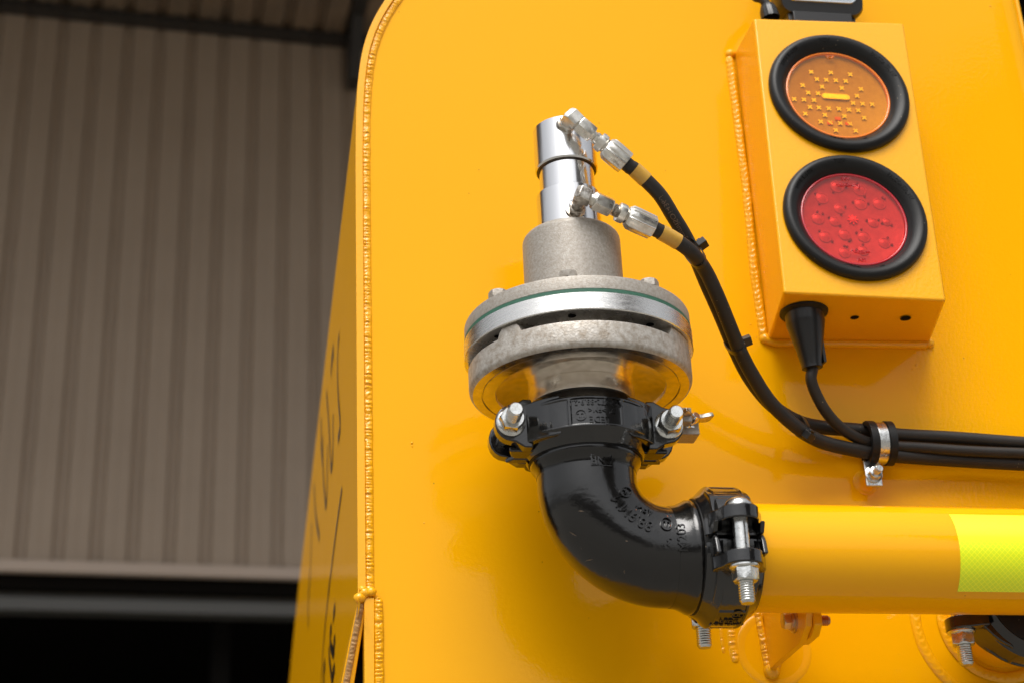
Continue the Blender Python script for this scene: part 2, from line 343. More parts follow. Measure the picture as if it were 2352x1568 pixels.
# ------------------------------------------------------------------ open-fronted warehouse behind, on the left
def warehouse():
    d0 = ray(345, 1300); P0 = CAM + d0*9.0            # foot of the wall cladding
    # direction of the wall from its own vanishing point
    hx = 17500.; zn = Zc
    # horizon height at that column
    b = -(Zc.x*(hx-CU) + Zc.z*(-F_PX))/Zc.y
    wd = (ROT @ Vector((hx-CU, b, -F_PX))).normalized(); wd.z = 0; wd.normalize()
    wn = Vector((wd.y, -wd.x, 0))                      # towards the camera side
    if wn.y > 0: wn = -wn
    def hit(u, v, off=0.):
        d = ray(u, v); q = P0 + wn*off; return CAM + d*((q-CAM).dot(wn)/d.dot(wn))
    Wm = Matrix((wd, -wn, Vector((0, 0, 1)))).transposed().to_4x4(); Wm.translation = Vector((P0.x, P0.y, 0))
    z0 = P0.z; z1 = hit(400, 62).z
    root = thing('warehouse', 'open fronted warehouse clad in grey brown ribbed sheets, out of focus at left', 'warehouse', (P0.x, P0.y, 0))
    Wi = Wm
    pitch = (hit(464, 1200)-hit(381, 1200)).length
    s_first = (hit(47, 1200)-P0).dot(wd)
    # wall sheets: each carries four ribs
    k0 = -40; k1 = 60; rib = pitch
    def prof(n):                                        # x, y(depth) of a sheet with n ribs (ribs recede into the wall)
        out = []
        for i in range(n):
            x = i*rib
            out += [(x-.028*rib/.2, 0), (x-.012*rib/.2, .030), (x+.032*rib/.2, .030), (x+.048*rib/.2, 0), (x+rib*.5, 0), (x+rib*.53, .003), (x+rib*.56, 0)]
        out.append((n*rib-.022*rib/.2, .0015)); return out
    for k in range(k0, k1, 4):
        s = s_first + k*rib
        if s > 3.2 or s < -9: continue
        mb = MB(); pf = prof(4); vs = []; n = len(pf)
        for z in (z0, z1+.05):
            for x, y in pf: vs.append((s+x, y, z))
        for z in (z0, z1+.05):
            for x, y in pf: vs.append((s+x, y+.004, z))
        fs = [(i, i+1, n+i+1, n+i) for i in range(n-1)]+[(2*n+i, 3*n+i, 3*n+i+1, 2*n+i+1) for i in range(n-1)]+[(i, 2*n+i, 2*n+i+1, i+1) for i in range(n-1)]
        mb.add(vs, fs, Wi); mb.build('wall_sheet', M['clad'], root, smooth=0)
    b_ = MB(); b_.box(-10, 4, -.035, .02, z0-.055, z0+.01, Wi); b_.build('pale_trim', M['trim'], root, bevel=.006)
    hz = lambda v: (hit(345, v).z)
    b_ = MB(); b_.box(-10, 4, .03, .12, hz(1345)-.02, z0-.057, Wi); b_.build('opening_shade', M['inner'], root)  # black strip carrying the shade of the opening in its colour
    b_ = MB(); zt, zb = hz(1338), hz(1400)
    b_.box(-10, 4, .05, .17, zb, zb+.018, Wi).box(-10, 4, .05, .17, zt-.018, zt, Wi).box(-10, 4, .1, .115, zb+.018, zt-.018, Wi)
    b_.box(-10, 4, .045, .05, zb-.0, zb+(zt-zb)*.45, Wi)
    b_.build('lintel_beam', M['beam'], root, bevel=.003)
    # inside: back wall with horizontal rails, a column, a side wall and a ceiling
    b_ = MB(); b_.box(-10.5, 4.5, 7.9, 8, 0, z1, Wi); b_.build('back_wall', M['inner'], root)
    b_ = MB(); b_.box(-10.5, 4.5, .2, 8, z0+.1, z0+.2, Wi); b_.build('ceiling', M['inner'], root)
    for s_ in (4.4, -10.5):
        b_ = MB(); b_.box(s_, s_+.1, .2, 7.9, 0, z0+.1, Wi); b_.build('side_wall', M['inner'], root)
    b_ = MB(); b_.box(-10.4, 4.4, .3, 7.9, .002, .012, Wi); b_.build('bounce_cut_floor', M['inner'], root)  # unseen near-black floor, added to cut bounce light inside
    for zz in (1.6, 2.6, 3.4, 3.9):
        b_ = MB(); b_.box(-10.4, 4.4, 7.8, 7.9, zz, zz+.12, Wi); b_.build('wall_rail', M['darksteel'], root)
    sp = (hit(505, 1500, -.6)-P0).dot(wd)
    b_ = MB(); b_.box(sp-.05, sp+.05, .5, .7, 0, z0+.1, Wi); b_.build('inner_column', M['blackgap'], root)
    for s_ in (4.05, -10.15):
        b_ = MB(); b_.box(s_, s_+.25, 0, .25, 0, z1, Wi); b_.build('corner_column', M['beam'], root)
    # canopy over the wall, ribbed underside sheets
    cw = 4.6; up = .25
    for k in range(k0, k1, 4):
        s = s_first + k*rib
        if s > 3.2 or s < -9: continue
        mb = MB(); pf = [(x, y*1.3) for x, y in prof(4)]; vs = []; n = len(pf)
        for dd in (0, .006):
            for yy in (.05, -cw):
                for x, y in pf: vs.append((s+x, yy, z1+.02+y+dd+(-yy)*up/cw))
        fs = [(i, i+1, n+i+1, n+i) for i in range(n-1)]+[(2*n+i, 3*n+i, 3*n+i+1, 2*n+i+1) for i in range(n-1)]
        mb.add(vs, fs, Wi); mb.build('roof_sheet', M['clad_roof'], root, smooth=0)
    b_ = MB(); b_.box(-10, 4, -.10, -.002, z1-.035, z1+.005, Wi); b_.build('wall_plate', M['darksteel'], root)
    for k in range(k0, k1):
        s = s_first+k*rib+rib*.45
        if s > 4 or s < -9: continue
        b_ = MB(); b_.box(s, s+.05, -.09, -.03, z1+.005, z1+.03, Wi); b_.build('closure_block', M['darksteel'], root)
    b_ = MB(); b_.box(-10, 4, -cw-.05, -cw+.02, z1+up-.1, z1+up+.12, Wi); b_.build('fascia', M['trim'], root)
    # downpipe-like bracket hanging at the end of the plate
    sx = (hit(815, 60, .15)-P0).dot(wd)
    zlow = hit(815, 150, .3).z
    poly = [(-.02, z1+.03), (-.30, z1+.02), (-.16, zlow), (-.02, zlow+.0)]
    m2 = MB(); vs = [(sx-.035, y, z) for y, z in poly]+[(sx+.035, y, z) for y, z in poly]
    m2.add(vs, [(0,1,2,3),(7,6,5,4),(0,4,5,1),(1,5,6,2),(2,6,7,3),(3,7,4,0)], Wi)
    m2.box(sx-.045, sx+.045, -cw, -.02, z1+.03, z1+.09, Wi @ Matrix.Shear('XY', 4, (0, 0)))
    m2.build('roof_bracket', M['darksteel'], root)
warehouse()
def mir(u, v, Y):                                       # where the glossy panel's mirror ray of a pixel meets y = Y
    p = at(u, v, 0); d = ray(u, v); return Vector((p.x+d.x*(p.y-Y)/d.y, Y, p.z+d.z*(p.y-Y)/d.y))
def yard_sheds():
    P = mir(2172, 205, -13.); Q = mir(2250, 0, -13.); sl = min(.6, (Q.z-P.z)/(Q.x-P.x))
    root = thing('gabled_shed', 'tall dark narrow gabled shed mirrored in the right side of the yellow panel', 'shed', (P.x+6, -17, 0))
    zr = P.z+6*sl; xs_ = [P.x, P.x+6, P.x+12]
    mb = MB(); poly = [(P.x, 0), (P.x+12, 0), (P.x+12, P.z), (P.x+6, zr), (P.x, P.z)]
    T = basis((0, 0, 0), (1, 0, 0), (0, 0, 1), (0, -1, 0))
    mb.prism(poly, 13.0, 14.2, T); mb.build('walls', M['facade'], root, smooth=0)
    for i in range(12):
        mb = MB(); x = P.x+.5+i; mb.box(x-.04, x+.04, -12.99, -12.94, .3, P.z+min(i+.5, 11.5-i)*sl-.2); mb.build('wall_rib', M['facade'], root, smooth=0)
    mb = MB(); mb.box(P.x+3.5, P.x+8.5, -12.99, -12.93, 0, 4.5); mb.build('roller_door', M['darksteel'], root)
    for sx in (0, 1):
        a, b = (P.x-.3, P.z-.3*sl), (P.x+6, zr)
        if sx: a, b = (P.x+12.3, P.z-.3*sl), (P.x+6, zr)
        mb = MB(); mb.prism([a, b, (b[0], b[1]+.12), (a[0], a[1]+.12)], 12.9, 14.4, T); mb.build('roof', M['facade_roof'], root, smooth=0)
    root = thing('unseen_shed', 'long low dark shed added out of view behind the camera to darken reflections in the black elbow', 'shed', (-18, -30, 0))
    mb = MB(); mb.box(-60, P.x-3, -40, -30, 0, 6.2); mb.build('walls', M['facade'], root, smooth=0)  # unseen, added as a dark horizon for the reflections
    mb = MB(); mb.add([(-61, -29.6, 6.2), (P.x-2.5, -29.6, 6.2), (P.x-2.5, -40, 8.0), (-61, -40, 8.0), (-61, -29.6, 6.4), (P.x-2.5, -29.6, 6.4), (P.x-2.5, -40, 8.2), (-61, -40, 8.2)], [(0,3,2,1),(4,5,6,7),(0,1,5,4),(1,2,6,5),(2,3,7,6),(3,0,4,7)]); mb.build('roof', M['facade_roof'], root, smooth=0)
    for i in range(9):
        mb = MB(); mb.box(-56+6*i, -52+6*i, -29.99, -29.93, 0, 4.2); mb.build('roller_door', M['darksteel'], root)
yard_sheds()

# ------------------------------------------------------------------ tanker body: end panel, shell, rim and its welds
LOUT = [(823, 1900), (822, 1362), (818.5, 700), (817, 420), (817.5, 300), (819, 240), (823, 180), (832, 120), (847, 70), (866, 30), (886, -2)]
def build_tank():
    root = thing('tank_body', 'bright yellow tanker body with rounded welded shell edge filling the picture', 'tanker', (at(1600, 1568).x, .4, 0))
    o = [at(u, v, -.004) for u, v in LOUT]
    # continue the corner out of the picture
    o += [at(915, -42, -.004), at(960, -88, -.004), at(1030, -128, -.004), at(1130, -150, -.004)]
    topz = o[-1].z; xr = at(2276, 0, 0).x
    o = [Vector((o[0].x, -.004, 1.2))]+spline(o[1:], 5)
    o.append(Vector((xr+.6, -.004, topz+.01)))
    n = len(o)
    def inset(pts, d):
        out = []
        for i, p in enumerate(pts):
            t = (pts[min(i+1, n-1)]-pts[max(i-1, 0)]).normalized(); nn = Vector((t.z, 0, -t.x)); out.append(p+nn*d)
        return out
    zk = at(830, 1365).z                                # where the rim is broken near the bottom
    inner = inset(o, .0068)
    up = [i for i in range(n) if o[i].z > zk-.001]
    # shell: outer surface, going back; far edge leans
    def onside(u, v):
        d = ray(u, v); return CAM+d*((o[3].x-CAM.x)/d.x)
    SA, SB = onside(706, 1085), onside(664, 1568)
    def Lz(z):
        t = (z-SB.z)/(SA.z-SB.z); return SB.y+(SA.y-SB.y)*max(-2., min(1.0, t))
    mb = MB(); oo = [o[i] for i in up]; k = len(oo); lv = [0, .02, .3, .6, 1.]
    vs = []
    zt = at(706, 1085, .95).z
    for f in lv:
        for p in oo: vs.append((p.x, -.004+f*(Lz(p.z)+.004), p.z))
    mb.add(vs, [(a*k+i, a*k+i+1, (a+1)*k+i+1, (a+1)*k+i) for a in range(len(lv)-1) for i in range(k-1)])
    mb.build('shell', M['yellow'], root, smooth=40)
    # far end of the shell
    mb = MB(); far = [Vector((p.x, Lz(p.z), p.z)) for p in oo]; mb.add(far+[Vector((far[-1].x, far[0].y, far[0].z))], [tuple(range(len(far)+1))]); mb.build('far_end', M['yellow'], root, smooth=0)
    # the side sheet goes on below the step, its front edge cut back along the skirt plate
    x0 = o[0].x+.0004
    def sx_(u, v):
        d = ray(u, v); return CAM+d*((x0-CAM.x)/d.x)
    e1, e2 = sx_(828, 1385), sx_(783, 1620)
    mb = MB(); mb.add([(x0, .004, zk+.001), tuple(e1), tuple(e2), (x0, e2.y+.2, 1.2), (x0, Lz(1.2), 1.2), (x0, Lz(zk), zk+.001)], [(0, 1, 2, 3, 4, 5)])
    mb.build('lower_side_sheet', M['yellow'], root, smooth=0)
    mb = MB(); ii = [inner[i] for i in up]
    vs = []
    for p in oo: vs.append(p)
    for p in ii: vs.append(p)
    for p in ii: vs.append(Vector((p.x, .012, p.z)))
    for p in oo: vs.append(p+Vector((0, .0005, 0)))
    mb.add(vs, [(i, i+1, k+i+1, k+i) for i in range(k-1)]+[(k+i, k+i+1, 2*k+i+1, 2*k+i) for i in range(k-1)])
    mb.build('rim_edge', M['yellow_edge'], root, smooth=40)
    pw = [p+Vector((0, .0035, 0)) for p in inset(o, .0104)]
    pw = [pw[i] for i in up]
    weld('weld_bead', resample(pw, .004), (0, -1, 0), .0085, .0024, .0042, root, 3, chev=.5, rough=.9)
    # lower rim strip with its own bead
    a, b = at(836, 1372, -.004), at(838, 1700, -.004)
    a2, b2 = at(860, 1372, -.004), at(861, 1700, -.004)
    mb = MB(); mb.hexa([a, a2, b2, b], [p+Vector((0, .02, 0)) for p in (a, a2, b2, b)]); mb.build('lower_rim_strip', M['yellow_edge'], root, bevel=.0007)
    weld('weld_bead', [at(868, 1372, -.001), at(870, 1450, -.001), at(871, 1700, -.001)], (0, -1, 0), .0085, .0035, .0042, root, 9, chev=.5, rough=.7)
    # lump of weld where the rim steps
    mb = MB()
    for (u, v, rr, sd) in ((826, 1372, .0045, 1), (838, 1360, .0042, 2), (852, 1358, .004, 3), (833, 1352, .003, 4)):
        c = at(u, v, -.004); vs = []; fs = []; S = 12; T = 8
        for i in range(T+1):
            for j in range(S):
                th = PI*i/T; ph = 2*PI*j/S; q = Vector((math.sin(th)*math.cos(ph)*1.2, math.sin(th)*math.sin(ph)*.8, math.cos(th)))
                vs.append(c+q*rr*(1+.25*noise.noise(q*2+Vector((sd, 0, 0)))))
        fs = [(i*S+j, i*S+(j+1) % S, (i+1)*S+(j+1) % S, (i+1)*S+j) for i in range(T) for j in range(S)]
        mb.add(vs, fs)
    mb.build('weld_lump', M['yellow_weld'], root, smooth=60)
    # slanting skirt plate edge going down to the left, with a rough bead on it
    a, b = at(829, 1385, -.002), at(786, 1600, .02)
    mb = MB(); dx = Vector((.0085, 0, 0)); mb.hexa([a-dx*.4, a+dx*.6, b+dx*1.0, b-dx*.4], [p+Vector((0, .35, 0)) for p in (a-dx*.4, a+dx*.6, b+dx*1.0, b-dx*.4)])
    mb.build('skirt_plate', M['yellow_edge'], root, bevel=.001)
    weld('weld_bead', [a+Vector((.0003, -.0005, 0)), b+Vector((.0012, -.0005, 0))], (0, -1, 0), .0055, .0015, .004, root, 21, chev=.3, rough=1.2, m='weld_tan')
    mb = MB(); c = at(830, 1600, .03); mb.box(c.x-.006, c.x+.014, .03, .035, c.z-.2, at(826, 1440, .03).z); mb.build('recess_shade', M['blackgap'], root)  # black box in the gap, shade put into its colour
    # end panel, with the fold near its right edge
    pin = [Vector((p.x, 0, p.z)) for p in inset(o, .0095)]
    zb = 1.2
    fold = [Vector((xr, 0, topz)), Vector((xr, 0, zb))]
    lowx = at(866, 1500, 0).x
    poly = [Vector((lowx, 0, zb)), Vector((lowx, 0, zk-.004))]+[p for p in pin if p.z > zk-.002 and p.x < xr]+fold
    W_ = [(0, 0), (.008, .0003), (.02, .0016), (.028, .004), (.033, .008)]
    mb = MB(); np_ = len(poly); mb.add(poly, [tuple(range(np_))]); mb.build('end_panel', M['yellow'], root, smooth=0)
    mb = MB(); vs = []
    for dx_, dy_ in W_:
        vs += [Vector((xr+dx_, dy_, zb)), Vector((xr+dx_, dy_, topz))]
    mb.add(vs, [(2*i, 2*i+1, 2*i+3, 2*i+2) for i in range(len(W_)-1)])
    mb.build('panel_return', M['yellow'], root, smooth=60)
    # rounded return of the right edge
    mb = MB(); e0 = xr+.033
    mb.tube([(e0+.002, .0085, zb), (e0+.002, .0085, topz)], .0026, 14); mb.build('edge_bead', M['yellow_edge'], root)
    mb = MB(); mb.box(e0+.004, e0+.5, .05, .06, zb, topz); mb.build('black_side_plate', M['blackgap'], root)
    # hardened drips and pimples of paint on the panel
    mb = MB()
    for (u, v, s) in ((946, 1016, .0013), (947, 1024, .0008), (1890, 560, .0006), (1879, 760, .0008), (2104, 838, .0011), (2094, 848, .0009), (2111, 846, .0008),
                      (1724, 745, .0009), (1716, 770, .0006), (1738, 775, .0006), (974, 1200, .0007), (1600, 1232, .0006), (2475*.919, 15, .0011)):
        mb.lathe([(s*1.0, 0), (s*.85, s*.35), (s*.4, s*.6), (0, s*.65)], frame(at(u, v, 0), (0, -1, 0)), 10, cap0=False)
    mb.build('paint_pimple', M['yellow_weld'], root)
    # thin black lettering on the receding side
    xs = o[5].x-.0006
    mb = MB()
    def stroke(pts, wd_):
        P = [Vector(p) for p in pts]; P = spline(P, 6)
        vs = []; N = len(P)
        for i, p in enumerate(P):
            t = (P[min(i+1, N-1)]-P[max(i-1, 0)]).normalized(); b = Vector((0, t.z, -t.y))*wd_/2
            vs += [p-b, p+b]
        mb.add(vs, [(2*i, 2*i+1, 2*i+3, 2*i+2) for i in range(N-1)])
    def side(u, v):                                     # a point of the side sheet
        d = ray(u, v); t = (xs-CAM.x)/d.x; return CAM+d*t
    for pts, wd_ in SIDE_STROKES: stroke([side(*p) for p in pts], wd_*.6)
    mb.build('side_lettering', M['side_print'], root, smooth=0)
    return root
M['weld_tan'] = mat('rubbed_weld', (.50, .27, .07), .55, bump=.0006, bscale=250, color2=(.30, .16, .07), cscale=250)
SIDE_STROKES = [
    ([(779, 768), (776, 800), (775, 860), (777, 915), (781, 975), (776, 1010)], .018),
    ([(766, 800), (762, 830), (760, 860)], .03),
    ([(750, 900), (753, 940), (757, 1010), (760, 1075), (764, 1040), (765, 950)], .02),
    ([(737, 960), (738, 1020), (741, 1060)], .03),
    ([(741, 1000), (742, 1080), (746, 1140), (748, 1160), (751, 1120), (752, 1020)], .02),
    ([(721, 1110), (725, 1180), (733, 1235)], .022),
    ([(785, 1120), (770, 1230), (752, 1380), (741, 1500), (735, 1600)], .012),
    ([(716, 1200), (714, 1260), (712, 1320), (708, 1380), (708, 1440)], .03),
    ([(769, 1390), (766, 1412), (765, 1428)], .02), ([(761, 1440), (758, 1455), (759, 1480), (765, 1500)], .022),
    ([(769, 1465), (766, 1480), (767, 1505)], .02), ([(755, 1485), (757, 1520), (763, 1568)], .02), ([(768, 1530), (764, 1550), (762, 1590)], .02), ([(746, 1520), (743, 1545), (744, 1590)], .025),
]
build_tank()

# ------------------------------------------------------------------ valve assembly on the vertical axis
AX = at(1334, 895, YA).x
def ul(v): return 1334+.0654*(v-895)
def RR(l, r, v): return (at(r, v, YA).x-at(l, v, YA).x)/2
def ZN(v, r): return at(ul(v), v, YA-r).z          # height of a near rim arc of radius r seen at v
VA = Matrix.Translation((AX, YA, 0))
r_cap = RR(1230, 1371, 393); r_mid = RR(1240, 1364, 415); r_col = RR(1233, 1376, 460)
r_hous = RR(1200.5, 1421, 570); r_ht = r_hous*.84
r_fl = RR(1148.5-91, 1597.5, 748)
r_fl = .293*912/2756*1.0
def build_valve():
    global z_portA, z_portB, z_low
    root = thing('vent_valve', 'tall aluminium vent valve with chrome cap and round bolted flanges, on the black elbow', 'valve', (AX, YA, at(1334, 900, YA).z))
    ZT = ZN(262.6, r_cap); ZB = ZN(359, r_cap)
    c = .0012
    mb = MB(); mb.lathe([(r_cap-.0012, ZB+.0005), (r_cap, ZB+.0018), (r_cap, ZT-c), (r_cap-c, ZT)], VA, 96, cap0=False); mb.build('cap', M['chrome'], root)
    mb = MB(); mb.lathe([(r_mid-.001, ZB+.006), (r_mid+.0003, ZB+.0004), (r_cap-.0020, ZB), (r_cap-.0012, ZB+.0004), (r_cap-.0012, ZB+.0008)], VA, 96, cap0=False, cap1=False); mb.build('cap_lip', M['dark_lip'], root)
    zc = ZN(416.4, r_col); zh = ZN(501, r_ht)
    mb = MB(); mb.lathe([(r_mid, zc-.001), (r_mid, ZB+.004)], VA, 96); mb.build('cylinder', M['chrome'], root)
    mb = MB(); mb.lathe([(r_col, zh-.004), (r_col, zc-.0006), (r_col-.0006, zc), (r_mid-.001, zc)], VA, 96, cap0=False); mb.build('collar', M['chrome'], root)
    zf = ZN(628.6, r_fl); zg = ZN(661.4, r_fl); zs = ZN(669.2, r_fl); zsb = ZN(709.2, r_fl)
    f = r_hous-r_ht
    mb = MB(); mb.lathe([(r_hous, zf-.001), (r_hous, zh-f*.95)]+[(r_ht+f*math.sin(a)**.9, zh-f*.95*(1-math.cos(a))) for a in [R(75), R(60), R(40), R(25), R(10)]]+[(r_ht, zh), (r_ht-.0015, zh), (r_col-.001, zh)], VA, 96)
    mb.build('actuator_housing', M['cast'], root)
    mb = MB(); mb.lathe([(r_fl-.003, zg), (r_fl, zg+.0006), (r_fl, zf-.0018), (r_fl-.0006, zf-.0005), (r_fl-.002, zf)], VA, 160); mb.build('top_flange', M['cast'], root)
    g1 = (zg-zs)
    mb = MB(); prof = []
    for i in range(4): prof += [(r_fl+.0004, zs+g1*i/4+.0001), (r_fl+.0004, zs+g1*(i+.8)/4), (r_fl-.0004, zs+g1*(i+.85)/4), (r_fl-.0004, zs+g1*(i+.98)/4)]
    mb.lathe(prof, VA, 160); mb.build('gasket', M['gasket'], root)
    r_sp = r_fl+.0009
    mb = MB(); mb.lathe([(.03, zsb-.0000), (r_sp-.0007, zsb), (r_sp, zsb+.0008), (r_sp, zs-.0005), (r_sp-.0006, zs)], VA, 160); mb.build('spacer_ring', M['machined'], root)
    # lower flange: four raised lips leave a gap under the spacer ring
    r_lo = 261/2756; zl = ZN(732.6, r_lo); zlb = ZN(791.5, r_lo)
    mb = MB(); N = 240
    def lug(a):                                       # a in degrees, -90 = towards the camera
        for c_, hw in ((-138, 5.5), (-36, 11), (-199, 8), (60, 9), (112, 9), (12, 9)):
            d = abs((a-c_+180) % 360-180)
            if d < hw: return 1.
            if d < hw+1.6: return (hw+1.6-d)/1.6
        return 0.
    rings = [(r_lo-.022, lambda a: zl+.0004+(zsb-zl-.0001)*lug(a)), (r_lo-.0012, lambda a: zl+(zsb-zl-.0002)*lug(a)), (r_lo-.0002, lambda a: zl-.0006+(zsb-zl-.0004)*lug(a)),
             (r_lo, lambda a: zl-.0014+(zsb-zl-.0008)*lug(a)), (r_lo, lambda a: zlb+.0055), (r_lo-.0003, lambda a: zlb+.0032), (r_lo-.0013, lambda a: zlb+.0012), (r_lo-.003, lambda a: zlb)]
    vs = []
    for rr, zz in rings:
        for i in range(N):
            a = 360*i/N; vs.append((rr*math.cos(R(a)), rr*math.sin(R(a)), zz(a)))
    fs = [(k*N+i, k*N+(i+1) % N, (k+1)*N+(i+1) % N, (k+1)*N+i) for k in range(len(rings)-1) for i in range(N)]
    mb.add(vs, fs, VA); mb.build('lower_flange', M['cast_low'], root, smooth=35)
    mb = MB(); mb.lathe([(r_lo-.022, zl-.004), (r_lo-.022, zsb)], VA, 96, cap0=False, cap1=False); mb.build('inner_wall', M['steel_dirty'], root)
    # underside: flat ring, turned groove, ring, recess rising to the outlet neck
    r1, r2 = 230/2756, 198/2756; rn = RR(1219, 1457, 889)
    zr = zlb+.0105
    mb = MB(); mb.lathe([(r_lo-.003, zlb), (r1+.0007, zlb-.0001), (r1+.0003, zlb+.0016), (r1-.0003, zlb+.0016), (r1-.0006, zlb+.0003), (r2+.0007, zlb+.0005), (r2, zlb+.0030), (r2-.004, zlb+.0055), (r2-.016, zr-.001), (rn-.001, zr)], VA, 160, cap0=False, cap1=False)
    mb.build('flange_underside', M['underside'], root, smooth=30)
    z_n1 = ZN(851, rn); z_n2 = ZN(889.5, rn)
    mb = MB(); mb.lathe([(rn-.0006, zr+.001), (rn-.0006, z_n1+.0010), (rn-.0012, z_n1+.0005), (rn-.0012, z_n1), (rn+.0004, z_n1-.0006), (rn+.0004, z_n2+.001), (rn-.0006, z_n2), (rn-.005, z_n2-.0002), (rn-.005, z_n2-.02)], VA, 120, cap0=False, cap1=False)
    mb.build('outlet_neck', M['neckmetal'], root, smooth=30)
    z_low = z_n2
    # hexagon bolt heads on the top flange
    rb = .0885
    for (u, v) in ((1304, 622), (1490, 640), (1136, 671)):
        x = at(u, v, YA-.085).x-AX; x = max(-rb, min(rb, x)); y = -math.sqrt(rb*rb-x*x)
        x = at(u, v, YA+y).x-AX; y = -math.sqrt(max(0, rb*rb-x*x))
        bo = MB(); hexprof(bo, .0145, 0, .0066, VA @ Matrix.Translation((x, y, zf)), ch=.0016, rot=u); bo.build('flange_bolt', M['cast'], root)
    for a in (20, 70, 120, 160):
        bo = MB(); hexprof(bo, .0145, 0, .0066, VA @ Matrix.Translation((rb*math.cos(R(a)), rb*math.sin(R(a)), zf)), ch=.0016); bo.build('flange_bolt', M['cast'], root)
    # weep holes seen on the underside of the spacer ring
    for (u, v) in ((1314, 725), (1144, 772), (1493, 745)):
        p = None
        d = ray(u, v); t = (zsb-CAM.z)/d.z; p = CAM+d*t
        bo = MB(); bo.lathe([(.0034, 0), (.0030, .0002)], Matrix.Translation((p.x, p.y, zsb-.0004)), 20); bo.build('weep_hole', M['blackgap'], root)
    # scribe mark by the lower port
    d = [at(1308, 461.5, YA-r_col-.0001), at(1330, 460.5, YA-r_col+.0006)]
    mb = MB()
    pts = [(-.0105, -.0002), (-.003, .0005), (.003, .0008), (.003, .0002), (-.003, -.0001)]
    base = at(1322, 461, YA-r_col); vs = []
    for dx, dz in pts:
        x = base.x+dx-AX; vs.append((AX+x, YA-math.sqrt(r_col**2-x*x)-.0002, base.z+dz))
    mb.add(vs, [tuple(range(5))]); mb.build('scribe_mark', M['blackgap'], root, smooth=0)
    # swing-bolt clamp with wing nut at the back right
    cx = at(1582, 985, -.075)
    K = Matrix.Translation(cx)
    mb = MB(); mb.box(-.010, .007, -.010, .012, -.009, .006, K); mb.box(-.012, -.002, -.022, -.009, -.002, .012, K)
    mb.build('clamp_block', M['cast'], root, bevel=.0012)
    w0 = at(1592, 962, -.088)
    mb = MB(); ax_ = Vector((.35, -.75, .3)).normalized(); fw = frame(w0, ax_, (1, 0, .2))
    mb.lathe([(.0062, -.008), (.0062, -.004), (.0048, -.0035), (.0048, .003), (.0032, .006)], fw, 24)
    mb.build('clamp_stud', M['chrome'], root)
    mb = MB()
    for sgn in (-1, 1):
        vs = []
        for i, (dx, wz) in enumerate(((.002, .0042), (.006, .0036), (.010, .0044), (.0135, .0048), (.0160, .0036))):
            for (qx, qz) in ((-1, -1), (1, -1), (1, 1), (-1, 1)):
                vs.append((sgn*dx, qx*.0022, .001+i*.0016+qz*wz))
        mb.add(vs, [(i*4+j, i*4+(j+1) % 4, (i+1)*4+(j+1) % 4, (i+1)*4+j) for i in range(4) for j in range(4)]+[(0, 3, 2, 1), (16, 17, 18, 19)], fw)
    mb.build('wing_nut', M['steel_dirty'], root, bevel=.0008, bseg=3, smooth=60)
    return root
valve = build_valve()

